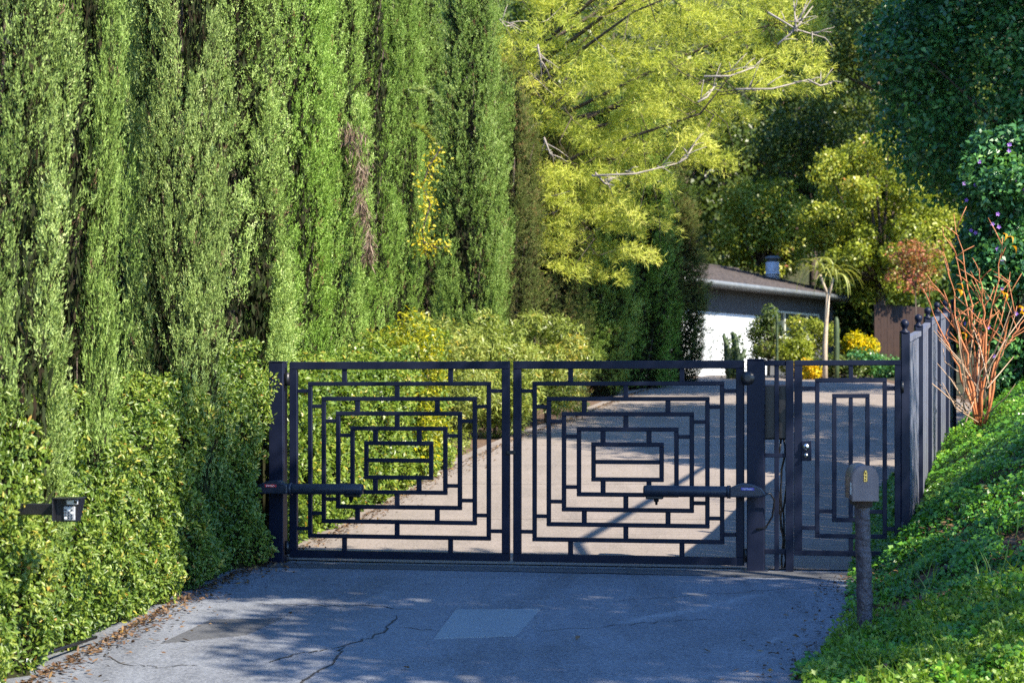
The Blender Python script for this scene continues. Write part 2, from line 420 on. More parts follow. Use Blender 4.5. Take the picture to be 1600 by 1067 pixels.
tag(obj('ground', gme, None), kind='structure', label='brown soil bank and hillside around the driveway')

# ------------------------------------------------------------------ driveway: asphalt apron, then concrete slabs
GA = Vector((-2.02, 16.9, 0.0)); GD = Vector((0.9812, -0.1945, 0)).normalized(); GN = Vector((-GD.y, GD.x, 0))
GROT = math.atan2(GD.y, GD.x)
def gate_pt(s, z=0.0, off=0.0):
    p = GA+GD*s-GN*off
    return Vector((p.x, p.y, z))
def gateY(x): return GA.y+(x-GA.x)*GD.y/GD.x

def strip(name, y0, y1, mat, ny_=20, nx_=14, lift=0.0, parent=None, follow_gate=(False, False), el=-.25, er=.02):
    V = []; Fc = []
    for j in range(ny_+1):
        for i in range(nx_+1):
            f = i/nx_
            ya, yb = y0, y1
            ym = ya+(yb-ya)*j/ny_
            x0 = float(xL(ym))+el; x1 = float(xR(ym))+er
            x = x0+(x1-x0)*f
            if follow_gate[0]: ya = y0+gateY(x)-16.5
            if follow_gate[1]: yb = y1+gateY(x)-16.5
            y = ya+(yb-ya)*j/ny_
            V.append((x, y, float(gz(y))+lift))
    for j in range(ny_):
        for i in range(nx_):
            a = j*(nx_+1)+i
            Fc.append((a, a+1, a+nx_+2, a+nx_+1))
    return obj(name, pymesh(name, V, Fc, True), mat, parent)

def mk(u0, v0, u1, v1, w, amt, tone):
    a_, b2 = G(u0, v0), G(u1, v1); return (a_.x, a_.y, b2.x, b2.y, w, amt, tone)
DK, PL = (.05, .052, .06), (.27, .285, .31)
M['asphalt'] = paving_mat('asphalt', (.15, .165, .192), (.066, .073, .088), (.25, .262, .285), marks=[  # bluish tint stands in for the cool cast of the shade
    mk(600, 905, 330, 1015, .32, .75, DK), mk(905, 893, 800, 950, .22, .8, DK), mk(440, 960, 520, 900, .2, .5, DK), mk(330, 955, 420, 945, .18, .6, DK),
    mk(620, 1040, 900, 1010, .22, .55, DK), mk(1000, 1030, 1220, 975, .2, .45, DK), mk(700, 900, 1250, 895, .2, .4, DK),
    mk(985, 973, 1185, 930, .11, .95, PL), mk(1195, 1002, 1220, 995, .05, .9, PL), mk(1010, 1062, 1240, 1045, .12, .5, PL), mk(560, 940, 610, 925, .1, .4, PL)])
drive = strip('driveway', -12, 16.62, M['asphalt'], 60, 16, 0.0, None, (False, True))
tag(drive, kind='structure', label='grey asphalt driveway apron in front of the gate')
yard = strip('inner_driveway', 16.58, 56, M['crack'], 60, 10, -0.006, None, (True, False), el=-.1, er=-.05)
tag(yard, kind='structure', label='pale concrete driveway climbing behind the gate')
jy = [16.65, G(800, 812).y, G(800, 757).y, 25.6, 28.6, 31.8, 35.2, 39, 43, 47, 51.5, 56]
for a, b in zip(jy[:-1], jy[1:]):
    s = strip('slab', a+.007, b-.007, M['concrete'], 10, 12, 0.006, yard, (a < 17, False))

# threshold, patches, cracks on the apron
def drape(name, uvs, mat, lift, parent):
    pts = [G(u, v) for u, v in uvs]
    top = [(p.x, p.y, p.z+lift) for p in pts]; bot = [(p.x, p.y, p.z-.01) for p in pts]
    n = len(pts)
    f = [tuple(range(n))]+[(i, (i+1) % n, n+(i+1) % n, n+i) for i in range(n)]
    f = [tuple(range(n))[::-1]]+f[1:] if (pts[1]-pts[0]).cross(pts[2]-pts[1]).z < 0 else f
    return obj(name, pymesh(name, top+bot, f), mat, parent)
drape('concrete_patch', [(712, 953), (845, 952), (806, 994), (678, 998)], M['concrete_patch'], .006, drive)
drape('asphalt_patch', [(330, 968), (442, 966), (385, 992), (250, 1006)], M['asphalt_dark'], .004, drive)
def gate_strip(name, o0, o1, mat, lift, parent):
    V = []; Fc = []
    n = 24
    for i in range(n+1):
        s = -.25+5.75*i/n
        for o in (o0, o1):
            p = gate_pt(s, 0, o+.012*math.sin(i*1.9+o*9)); V.append((p.x, p.y, float(gz(p.y))+lift))
    for i in range(n): Fc.append((2*i, 2*i+2, 2*i+3, 2*i+1))
    return obj(name, pymesh(name, V, Fc), mat, parent)
gate_strip('threshold_strip', .52, .10, M['asphalt_dark'], .004, drive)
def crack(pts, w, sub=7, seed=0):
    r = random.Random(seed); P = [G(*p) for p in pts]; path = []
    for a, b in zip(P[:-1], P[1:]):
        for k in range(sub):
            t = k/sub; q = a.lerp(b, t); path.append(Vector((q.x+r.uniform(-.02, .02), q.y+r.uniform(-.05, .05), 0)))
    path.append(P[-1]); V = []; Fc = []
    for i, p in enumerate(path):
        ww = w*r.uniform(.3, 1.2)*(.3 if i in (0, len(path)-1) else 1)
        d = (path[min(i+1, len(path)-1)]-path[max(i-1, 0)]); d.z = 0; d.normalize(); n_ = Vector((-d.y, d.x, 0))
        for sg in (-1, 1):
            q = p+n_*ww*sg*.5; V.append((q.x, q.y, float(gz(q.y))+.0035))
    for i in range(len(path)-1): Fc.append((2*i, 2*i+1, 2*i+3, 2*i+2))
    obj('crack', pymesh('crack', V, Fc), M['crack'], drive)
crack([(622, 962), (595, 990), (535, 1010), (460, 1022), (420, 1035)], .02, seed=1)
crack([(535, 1012), (520, 1035), (480, 1060), (455, 1075)], .018, seed=2)
crack([(400, 943), (470, 945), (560, 946), (650, 952)], .014, seed=3)
crack([(845, 985), (960, 978), (1040, 970), (1120, 968)], .012, seed=4)
crack([(960, 940), (1080, 930), (1200, 922), (1330, 915)], .012, seed=5)
crack([(160, 1022), (190, 1038), (250, 1042), (310, 1040)], .014, seed=6)
crack([(620, 978), (680, 985)], .012, seed=7)

# ------------------------------------------------------------------ the vehicle gate
def bar(name, x0, x1, z0, z1, depth, parent, mat=None, bev=.004, y=0.0):
    return box(name, (x0, y-depth/2, z0), (x1, y+depth/2, z1), mat or M['navy'], parent, bev)

def gate_leaf(label, s0, group):
    root = empty('gate_leaf', gate_pt(s0, 0.012), GROT)
    tag(root, label, 'gate', group)
    W, H = 2.04, 1.777; t = .07
    bar('frame_rail', 0, W, H-t, H, .052, root); bar('frame_rail', 0, W, 0, t, .052, root)
    bar('frame_stile', 0, t, t, H-t, .0505, root); bar('frame_stile', W-t, W, t, H-t, .0505, root)
    ix = [0, .172, .300, .436, .570, .70]; iz = [0, .181, .316, .449, .583, .716]
    b = .038; bd = .036
    for k in range(1, 6):
        x0, x1, z0, z1 = ix[k], W-ix[k], iz[k], H-iz[k]
        bar('bar', x0, x1, z1-b, z1, bd, root); bar('bar', x0, x1, z0, z0+b, bd, root)
        bar('bar', x0, x0+b, z0+b, z1-b, bd-.002, root); bar('bar', x1-b, x1, z0+b, z1-b, bd-.002, root)
    bar('bar', ix[5]+b, W-ix[5]-b, H/2-b/2, H/2+b/2, bd-.003, root)
    sd = .029
    def inner(k): return t if k == 0 else b
    spx = {0: (.252*W, .735*W), 1: (.493*W,), 2: (.312*W, .675*W), 3: (.493*W,), 4: (.394*W, .593*W)}
    spz = {0: .265, 1: .404, 2: .535, 3: .665}
    for k in range(5):
        e = inner(k)-.003
        for x in spx[k]:
            w = .043/2
            bar('spacer', x-w, x+w, H-iz[k+1]-.003, H-iz[k]-e, sd, root)
            bar('spacer', x-w, x+w, iz[k]+e, iz[k+1]+.003, sd, root)
        if k in spz:
            for z in (spz[k], H-spz[k]):
                w = .034/2
                bar('spacer', ix[k]+e, ix[k+1]+.003, z-w, z+w, sd, root)
                bar('spacer', W-ix[k+1]-.003, W-ix[k]-e, z-w, z+w, sd, root)
    return root
GL = gate_leaf('dark navy driveway gate leaf of nested rectangles, hinged beside the hedge', 0.0, 'driveway gate leaves')
GR = gate_leaf('dark navy driveway gate leaf of nested rectangles, hinged next to the pedestrian gate', 2.073, 'driveway gate leaves')
box('latch', (2.02, -.05, .95), (2.10, -.028, .985), M['black'], GL)
for r_, xh in ((GL, -.018), (GR, 2.058)):
    for zz in (1.62, .09):
        o = obj('hinge', lathe_me('hinge', [(.0, -.06), (.022, -.06), (.024, 0), (.022, .06), (0.0, .06)], 12), M['black'], r_, (xh, -.03, zz))
# big round roller hinge on the right leaf
hm = lathe_me('hinge_disc', [(.02, -.03), (.058, -.03), (.062, 0), (.058, .03), (.02, .03)], 20)
o = obj('hinge_disc', hm, M['black'], GR, (2.075, -.05, 1.62)); o.rotation_euler = (math.pi/2, 0, 0)

def gate_post(s, w, z1, label, lift=0.0):
    root = empty('gate_post', gate_pt(s, float(gz(gate_pt(s).y))-.05), GROT)
    tag(root, label, 'post', 'gate posts')
    h = z1-root.location.z
    box('shaft', (-w/2, -w/2, 0), (w/2, w/2, h-.012), M['navy'], root, .006)
    box('cap', (-w/2-.004, -w/2-.004, h-.012), (w/2+.004, w/2+.004, h), M['navy'], root, .004)
    box('base_plate', (-w/2-.03, -w/2-.03, .045), (w/2+.03, w/2+.03, .06), M['navy'], root, .003)
    return root
gate_post(-.115, .135, 1.795, 'square navy steel gate post against the hedge')
gate_post(4.215, .150, 1.80, 'square navy steel gate post between the driveway gate and the pedestrian gate')

# fixed narrow panel between post and pedestrian gate
FP = empty('gate_side_panel', gate_pt(4.29, 0), GROT)
tag(FP, 'narrow fixed navy steel panel between gate post and pedestrian gate', 'panel')
bar('frame_rail', .0, .18, 1.742, 1.787, .045, FP)
bar('frame_rail', .0, .18, .95, .985, .036, FP); bar('frame_rail', .0, .18, .115, .16, .04, FP)
bar('bar', .083, .121, -.06, 1.742, .034, FP)
bar('jamb', .18, .246, -.09, 1.787, .07, FP)

# pedestrian gate
PG = empty('pedestrian_gate', gate_pt(4.542, .108), GROT)
tag(PG, 'narrow navy pedestrian gate of nested rectangles with round lock, beside the fence', 'gate')
H, W = 1.679, .90
bar('frame_rail', 0, W, H-.046, H, .045, PG); bar('frame_rail', 0, W, 0, .046, .045, PG)
bar('frame_stile', 0, .068, .046, H-.046, .0435, PG); bar('frame_stile', W-.052, W, .046, H-.046, .0435, PG)
b = .038
for (x0, x1, z0, z1) in ((.177, .785, .152, 1.526), (.322, .640, .292, 1.392)):
    bar('bar', x0, x1, z1-b, z1, .036, PG); bar('bar', x0, x1, z0, z0+b, .036, PG)
    bar('bar', x0, x0+b, z0+b, z1-b, .034, PG); bar('bar', x1-b, x1, z0+b, z1-b, .034, PG)
bar('bar', .462, .498, .33, 1.354, .031, PG)
for (x0, x1, z0, z1) in ((.462, .5, 1.523, H-.043), (.462, .5, .043, .155), (.065, .18, 1.42, 1.455), (.782, .851, 1.42, 1.455), (.065, .18, .22, .255), (.782, .851, .22, .255), (.212, .325, .365, .40), (.637, .75, .365, .40)):
    bar('spacer', x0, x1, z0, z1, .029, PG)
lk = box('lock_plate', (.062, -.04, .815), (.148, -.0225, .985), M['navy'], PG)
for zc, rr in ((.935, .030), (.862, .021)):
    o = obj('lock_knob', lathe_me('lock_knob', [(.0, 0), (rr, 0), (rr, .012), (rr*.78, .022), (.0, .026)], 18), M['steel'], PG, (.102, -.041, zc)); o.rotation_euler = (math.pi/2, 0, 0)
    c_ = obj('keyhole', lathe_me('keyhole', [(0, 0), (rr*.3, 0), (rr*.3, .004), (0, .004)], 10), M['black'], o, (0, 0, .0245))
for zz in (.25, 1.45):
    obj('hinge', lathe_me('hinge', [(.0, -.05), (.016, -.05), (.016, .05), (.0, .05)], 10), M['black'], PG, (W+.012, -.01, zz))

# control box behind the panel and its cables
CB = empty('control_box', gate_pt(4.36, 1.10, -.22), GROT)
tag(CB, 'black control box mounted behind the narrow gate panel', 'control box')
box('housing', (-.10, -.07, 0), (.11, .07, .48), M['black'], CB, .012)
box('lid', (-.105, -.085, .01), (.115, -.072, .47), M['black'], CB, .006)
box('bracket', (-.16, -.06, .2), (-.10, .0, .26), M['black'], CB, .004)
cab = []
for k in range(3):
    x = .05+.025*k; r = random.Random(k)
    cab.append([(x+r.uniform(-.012, .012)+.02*math.sin(z*5+k), .0, z) for z in np.linspace(0, -1.14, 14)])
for c_ in cab: obj('cable', tubes_me('cable', [(c_, [.009]*len(c_))], 6), M['black'], CB)

# ------------------------------------------------------------------ swing gate operators
def text(body, size, mat, parent, loc, rot=(math.pi/2, 0, 0), ext=.0006, name='lettering', shear=0.0):
    cu = bpy.data.curves.new(name, 'FONT'); cu.body = body; cu.size = size; cu.extrude = ext; cu.align_x = 'CENTER'; cu.align_y = 'CENTER'; cu.shear = shear
    tmp = bpy.data.objects.new(name, cu); me = bpy.data.meshes.new_from_object(tmp); bpy.data.objects.remove(tmp)
    me.materials.clear(); o = obj(name, me, mat, parent, loc); o.rotation_euler = rot
    return o

def operator(s_post, z, sg, length, label, sticker, txtmat):
    """housing near the post, arm toward the leaf (sg = +1 to the right)"""
    root = empty('gate_operator', gate_pt(s_post, z, .19), GROT)
    tag(root, label, 'gate operator', 'gate operators')
    # housing: hexagonal nose profile extruded along y, bevelled
    prof = [(-.16, -.02), (-.12, .032), (-.03, .068), (.06, .072), (.155, .032), (.155, -.05), (-.10, -.05), (-.155, -.035)]
    bm = bmesh.new(); vs_ = [bm.verts.new((sg*x, -.065, zz)) for x, zz in prof]
    f = bm.faces.new(vs_); ex = bmesh.ops.extrude_face_region(bm, geom=[f])
    for v in ex['geom']:
        if isinstance(v, bmesh.types.BMVert): v.co.y += .13
    bmesh.ops.recalc_face_normals(bm, faces=bm.faces[:])
    bmesh.ops.bevel(bm, geom=bm.edges[:], offset=.014, segments=2, affect='EDGES', profile=.6)
    me = bpy.data.meshes.new('housing'); bm.to_mesh(me); bm.free(); obj('housing', me, M['operator'], root)
    obj('collar', tubes_me('collar', [([(sg*.150, 0, -.006), (sg*.180, 0, -.006)], [.056, .056])], 18), M['operator'], root)
    obj('arm_tube', tubes_me('arm_tube', [([(sg*.16, 0, -.006), (sg*.20, 0, -.006), (sg*(length-.02), 0, -.004), (sg*length, 0, -.004)], [.047, .049, .049, .043])], 18), M['operator'], root)
    box('arm_cover', (min(sg*(length-.17), sg*(length-.02)), -.03, -.075), (max(sg*(length-.17), sg*(length-.02)), .03, -.045), M['black'], root, .008)
    obj('pivot_pin', lathe_me('pivot_pin', [(.0, -.125), (.010, -.125), (.012, -.10), (.022, -.095), (.022, -.07), (.03, -.07), (.03, -.05), (0, -.05)], 12), M['black'], root, (sg*(length-.11), 0, 0))
    box('leaf_bracket', (min(sg*(length-.14), sg*(length-.08)), .0, -.072), (max(sg*(length-.14), sg*(length-.08)), .165, -.056), M['black'], root, .003)
    box('post_bracket', (-.04, .05, -.04), (.04, .128, .02), M['black'], root, .003)
    st = box('sticker', (-.055, -.0675, .012), (.055, -.0662, .035), sticker, root, 0)
    text('LiftMaster', .021, txtmat, st, (0, -.0682, .0235), name='lettering')
    return root
opL = operator(-.10, EYE-(762-HOR)/F*16.75, 1, .84, 'black swing gate operator arm on the post beside the hedge', M['red_sticker'], M['white'])
opR = operator(4.16, EYE-(767-HOR)/F*15.95, -1, .90, 'navy swing gate operator arm on the post by the pedestrian gate', M['blue_sticker'], M['white'])
w0 = [(.12, .02, -.02), (.19, .04, -.02), (.22, .07, -.08), (.20, .1, -.22), (.14, .12, -.32), (.06, .1, -.33)]
obj('cable', tubes_me('cable', [(w0, [.009]*6)], 6), M['black'], opR)

# ------------------------------------------------------------------ finial fence running up beside the drive
FE = empty('metal_fence', (3.42, 15.80, 0))
tag(FE, 'navy panel fence with sun-paled board colour and ball finials, climbing away beside the ivy bank', 'fence')
fin = [(1413.6, 499), (1435, 491), (1449.5, 480), (1464, 472), (1477, 469), (1489, 467)]
fp = []
for k, (u, v) in enumerate(fin):
    Y = 15.86+1.72*k; p = PX(u, v, Y); fp.append(p)
def lerp(a, b, t): return a+(b-a)*t
post_me = None
base = FE.location
for k, p in enumerate(fp):
    zb = float(terr(p.x, p.y))-.25
    top = p.z-.12
    w = .038
    o = box('post', (p.x-w-base.x, p.y-w-base.y, zb), (p.x+w-base.x, p.y+w-base.y, top), M['navy'], FE, .005)
    obj('finial', lathe_me('finial', [(0, 0), (.044, 0), (.044, .018), (.022, .03), (.022, .048), (.033, .064), (.038, .084), (.032, .104), (.017, .119), (0, .124)], 16), M['navy'], o, (p.x-base.x, p.y-base.y, top-.002))
for a, b_ in zip(fp[:-1], fp[1:]):
    d = Vector((b_.x-a.x, b_.y-a.y, 0)); Ln = d.length; d.normalize(); n_ = Vector((d.y, -d.x, 0))
    ta, tb = a.z-.17, b_.z-.17
    nb = 7; gap = .012
    x0 = .046; bw = (Ln-2*x0-gap*(nb-1))/nb
    for i in range(nb):
        s0 = x0+i*(bw+gap); s1 = s0+bw; off = .004*((i*7) % 3-1)
        V = []
        for yy in (-.011+off, .011+off):
            for s_ in (s0, s1):
                q = a+d*s_+n_*yy
                zt = lerp(ta, tb, s_/Ln)-.03; zb = float(terr(q.x, q.y))-.1
                V += [(q.x-base.x, q.y-base.y, zb), (q.x-base.x, q.y-base.y, zt)]
        Fc = [(0, 1, 3, 2), (4, 6, 7, 5), (0, 4, 5, 1), (2, 3, 7, 6), (1, 5, 7, 3), (0, 2, 6, 4)]
        obj('board', pymesh('board', V, Fc), M['lit_navy'], FE)
    def rail(off0, off1, za, zb_, nm):
        V = []
        for s_ in (.039, Ln-.039):
            for yy in (off0, off1):
                q = a+d*s_+n_*yy; zt = lerp(ta, tb, s_/Ln)
                V += [(q.x-base.x, q.y-base.y, zt+za), (q.x-base.x, q.y-base.y, zt+zb_)]
        Fc = [(0, 1, 3, 2), (4, 6, 7, 5), (0, 4, 5, 1), (2, 3, 7, 6), (1, 5, 7, 3), (0, 2, 6, 4)]
        obj(nm, pymesh(nm, V, Fc), M['lit_navy'], FE)
    rail(-.03, .03, -.032, .012, 'top_rail'); rail(-.045, -.018, -1.45, -1.39, 'back_rail')

# ------------------------------------------------------------------ mailbox on a log post
mp_ = G(1350, 1003); px = mp_.y/F
MB = empty('mailbox', (mp_.x, mp_.y, float(terr(mp_.x, mp_.y))-.08))
tag(MB, 'weathered arched metal mailbox on a lumpy painted log post beside the driveway', 'mailbox')
box_z = EYE-(781-HOR)*px; zb = MB.location.z
lx = (1348-1350)*px
# post with carved lumps
pts = []; nseg = 46; nr = 22
hp = box_z-.03-zb
V = []; Fc = []; lum = Lumps(12, .09)
for i in range(nseg+1):
    t = i/nseg; z = hp*t; cx = lerp(.012, (1347-1350)*px, t); r0 = lerp(.054, .049, t)
    ring = []
    for k in range(nr):
        th = 2*math.pi*k/nr; ring.append((math.cos(th), math.sin(th), z))
    R_ = np.array(ring); nz = lum(np.stack([R_[:, 0]*.055, R_[:, 1]*.055, R_[:, 2]], -1))
    for k in range(nr):
        rr = r0*(1+.09*np.clip(nz[k], -1, 1)); V.append((cx+ring[k][0]*rr, ring[k][1]*rr, z))
for i in range(nseg):
    for k in range(nr): Fc.append((i*nr+k, i*nr+(k+1) % nr, (i+1)*nr+(k+1) % nr, (i+1)*nr+k))
Fc.append(tuple(nseg*nr+k for k in range(nr)))
obj('post', pymesh('post', V, Fc, True), M['post_wood'], MB)
mb = empty('box', (lx, 0, hp)); mb.parent = MB; mb.rotation_euler = (0, 0, math.radians(-5)); 
box('mounting_board', (-.055, -.10, -.012), (.055, .32, .032), M['wood_dark'], mb, .004)
def arch(w, h, n=14):
    pts = [(-w/2, 0), (w/2, 0)]
    r = w/2
    for k in range(n+1):
        th = math.pi*k/n; pts.append((r*math.cos(th), h-r+r*math.sin(th)))
    return pts
def extr(name, prof, y0, y1, mat, parent, smooth=False, z=0, bev=.004):
    bm = bmesh.new(); vs_ = [bm.verts.new((x, y0, zz+z)) for x, zz in prof]
    f = bm.faces.new(vs_); ex = bmesh.ops.extrude_face_region(bm, geom=[f])
    for v in ex['geom']:
        if isinstance(v, bmesh.types.BMVert): v.co.y = y1
    bmesh.ops.recalc_face_normals(bm, faces=bm.faces[:])
    if bev: bmesh.ops.bevel(bm, geom=[e for e in bm.edges if abs(e.verts[0].co.y-e.verts[1].co.y) < 1e-6], offset=bev, segments=2, affect='EDGES')
    me = bpy.data.meshes.new(name); bm.to_mesh(me); bm.free()
    if smooth: me.polygons.foreach_set('use_smooth', [len(p.vertices) == 4 for p in me.polygons])
    return obj(name, me, mat, parent)
extr('body', arch(.166, .232), -.16, .33, M['mailbox'], mb, True, .033)
extr('door', arch(.174, .238), -.178, -.161, M['mailbox'], mb, False, .031, .005)
extr('rear_lip', arch(.174, .238), .331, .345, M['mailbox'], mb, False, .031, .004)
br = box('latch_plate', (-.012, -.186, .160), (.012, -.1785, .228), M['brass'], mb, .003)
for zz in (.175, .195, .215):
    o = obj('screw', lathe_me('screw', [(0, 0), (.0055, 0), (.0055, .004), (0, .005)], 10), M['black'], br, (0, -.1855, zz)); o.rotation_euler = (math.pi/2, 0, 0)
box('hasp', (-.008, -.196, .218), (.008, -.1865, .238), M['brass'], mb, .003)
box('sticker', (-.0862, -.10, .07), (-.0835, -.03, .15), M['white'], mb, 0)

# ------------------------------------------------------------------ intercom on an arm out of the hedge
IC = empty('keypad_intercom', PX(106, 797, 10.55), math.radians(-6))
tag(IC, 'small black hooded keypad intercom on an arm sticking out of the hedge', 'intercom')
extr('housing', [(-.07, -.065), (.045, -.065), (.072, .062), (.072, .072), (-.07, .072)], 0, .09, M['black'], IC, False, 0, .003).rotation_euler = (0, 0, 0)
# slanted face plate toward the drive
pl = bpy.data.meshes.new('face_plate')
box('hood', (-.075, -.06, .066), (.078, .095, .073), M['black'], IC, .002)
box('side_wall', (-.075, -.055, -.06), (-.068, .0, .066), M['black'], IC, .002)
fpl = box('face_plate', (-.02, -.012, -.055), (.045, -.001, .022), M['keypad'], IC, .002)
for i in range(3):
    for j in range(4):
        box('key', (-.014+i*.018, -.017, -.048+j*.015), (-.002+i*.018, -.0125, -.038+j*.015), M['operator'] if (i+j) % 4 else M['white'], fpl, .001)
dp = box('display_panel', (-.005, -.012, .034), (.062, -.001, .060), M['keypad'], IC, .002)
box('screen', (.04, -.015, .040), (.058, -.0125, .055), M['black'], dp, .001)
box('arm', (-.62, .03, -.03), (-.068, .07, .035), M['black'], IC, .004)
box('stand_post', (-.68, .02, -1.2), (-.62, .08, .06), M['black'], IC, .004)

# drip pipe along the hedge foot with a white stake
p0, p1, p2 = G(45, 1050), G(100, 1026), G(150, 1007)
EP = empty('drip_pipe', (p0.x, p0.y, p0.z)); tag(EP, 'black irrigation pipe with a white stake along the foot of the hedge', 'pipe')
obj('pipe', tubes_me('pipe', [([Vector((0, 0, .075)), (p1-p0)+Vector((0, 0, .06)), (p2-p0)+Vector((0, 0, .05))], [.012]*3)], 8), M['black'], EP)
box('stake', (-.014, -.014, -.06), (.014, .014, .085), M['white'], EP, .003)

# ------------------------------------------------------------------ house
E0 = PX(1115, 446, 50); E1 = PX(1345, 473, 59)
hd = Vector((E1.x-E0.x, E1.y-E0.y, 0)).normalized(); hn = Vector((hd.y, -hd.x, 0))   # outward normal, towards the drive
HO = E0-hd*3.5; HO.z = 0
HS = empty('house', (HO.x, HO.y, 2.0), math.atan2(hd.y, hd.x))
tag(HS, 'low grey house with shingle roof and white garage door behind the cypresses', 'house')
HL = (Vector((E1.x, E1.y, 0))-HO).length
EZ = 4.42-2.0
# local: x along front, -y outward (front wall at y=.7), z from floor
wy = .7; dep = 8.0
def ray_to_front(u, yl):
    """local x on the plane y=yl for photo column u"""
    a = HO-hn*yl; k = (u-800)/F
    s = (k*a.y-a.x)/(hd.x-k*hd.y)
    return s
gx0, gx1 = ray_to_front(1050, wy), ray_to_front(1200, wy)
wx0, wx1 = ray_to_front(1206, wy), ray_to_front(1279, wy)
WZ0, WZ1 = 1.15, 1.72
wallparts = [(.5, gx0, -.3, EZ), (gx0, gx1, 1.78, EZ), (gx1, wx0, -.3, EZ), (wx0, wx1, -.3, WZ0), (wx0, wx1, WZ1+.25, EZ), (wx1, HL-.6, -.3, EZ)]
bm = bmesh.new()
for a, b_, z0, z1 in wallparts:
    r = bmesh.ops.create_cube(bm, size=1.0)
    for v in r['verts']: v.co = Vector((lerp(a, b_, v.co.x+.5), wy+.1+v.co.y*.2, lerp(z0, z1, v.co.z+.5)))
for a, b_, c0, c1 in ((.5, .7, wy+.21, dep), (HL-.8, HL-.6, wy+.21, dep)):
    r = bmesh.ops.create_cube(bm, size=1.0)
    for v in r['verts']: v.co = Vector((lerp(a, b_, v.co.x+.5), lerp(c0, c1, v.co.y+.5), lerp(-.3, EZ, v.co.z+.5)))
me = bpy.data.meshes.new('wall'); bm.to_mesh(me); bm.free(); obj('wall', me, M['wall'], HS)
gd = empty('garage_door', (0, 0, 0)); gd.parent = HS
for k in range(4):
    z0 = -.3+k*.52
    box('door_panel', (gx0+.002, wy+.04, z0+.004), (gx1-.002, wy+.09, min(z0+.516, 1.779)), M['garage'], gd, .006)
WZ1b = WZ1+.25
wf = empty('window', (0, 0, 0)); wf.parent = HS
for a, b_, z0, z1 in ((wx0, wx1, WZ1b-.06, WZ1b), (wx0, wx1, WZ0, WZ0+.06), (wx0, wx0+.07, WZ0+.06, WZ1b-.06), (wx1-.07, wx1, WZ0+.06, WZ1b-.06), (lerp(wx0, wx1, .25), lerp(wx0, wx1, .25)+.06, WZ0+.06, WZ1b-.06), (lerp(wx0, wx1, .74), lerp(wx0, wx1, .74)+.06, WZ0+.06, WZ1b-.06)):
    box('frame', (a+.001, wy-.03, z0), (b_-.001, wy+.06, z1), M['frame_white'], wf, .004)
box('pane', (wx0+.05, wy+.03, WZ0+.04), (wx1-.05, wy+.04, WZ1b-.04), M['glass'], wf, 0)
# roof: front slope in shingle courses, plain back slope
rf = empty('roof', (0, 0, 0)); rf.parent = HS
rdep = 4.3; rise = 1.02; nc = 22
for k in range(nc):
    t0, t1 = k/nc, (k+1)/nc
    y0, y1 = rdep*t0, rdep*t1+.05
    z0, z1 = EZ+.16+rise*t0, EZ+.16+rise*t1
    V = [(-.2, y0, z0+.012), (HL, y0, z0+.012), (HL, y1, z1), (-.2, y1, z1), (-.2, y0, z0-.02), (HL, y0, z0-.02), (HL, y1, z1-.03), (-.2, y1, z1-.03)]
    obj('shingle_course', pymesh('shingle_course', V, [(0, 1, 2, 3), (4, 7, 6, 5), (0, 4, 5, 1), (1, 5, 6, 2), (2, 6, 7, 3), (3, 7, 4, 0)]), M['roof'], rf)
V = [(-.2, rdep+.02, EZ+.155+rise), (HL, rdep+.02, EZ+.155+rise), (HL, 8.8, EZ+.1), (-.2, 8.8, EZ+.1)]
V += [(x, y, z-.05) for x, y, z in V]
obj('rear_slope', pymesh('rear_slope', V, [(0, 1, 2, 3), (4, 7, 6, 5), (0, 4, 5, 1), (1, 5, 6, 2), (2, 6, 7, 3), (3, 7, 4, 0)]), M['roof'], rf)
box('ridge_cap', (-.2, rdep-.08, EZ+.16+rise-.02), (HL+.01, rdep+.12, EZ+.2+rise), M['roof'], rf, .02)
obj('gutter', tubes_me('gutter', [([(-.2, -.05, EZ+.06), (HL, -.05, EZ+.06)], [.075, .075])], 10), M['gutter'], rf)
box('fascia', (-.2, .0, EZ-.03), (HL, .03, EZ+.138), M['gutter'], rf, .004)
box('soffit', (-.2, .032, EZ+.003), (HL-.01, wy+.3, EZ+.03), M['wall'], rf, 0)
obj('gable_wall', pymesh('gable_wall', [(HL-.7, wy+.21, EZ+.04), (HL-.7, 8.2, EZ+.04), (HL-.7, rdep, EZ+.1+rise), (HL-.5, wy+.21, EZ+.04), (HL-.5, 8.2, EZ+.04), (HL-.5, rdep, EZ+.1+rise)], [(0, 1, 2), (3, 5, 4), (0, 3, 4, 1), (1, 4, 5, 2), (2, 5, 3, 0)]), M['wall'], rf)
# flue
fy = 2.9; fx = ray_to_front(1207, fy); fz = EZ+.16+rise*fy/rdep
ch = empty('flue', (fx, fy, fz)); ch.parent = HS
obj('pipe', lathe_me('pipe', [(.0, -.2), (.22, -.2), (.22, .50), (.0, .50)], 18), M['flue'], ch)
obj('cap', lathe_me('cap', [(.0, .50), (.16, .50), (.16, .585), (.25, .59), (.25, .65), (.17, .69), (0, .70)], 18), M['gutter'], ch)
obj('storm_collar', lathe_me('storm_collar', [(.222, .16), (.25, .12), (.25, .10), (.222, .10)], 18), M['flue'], ch)

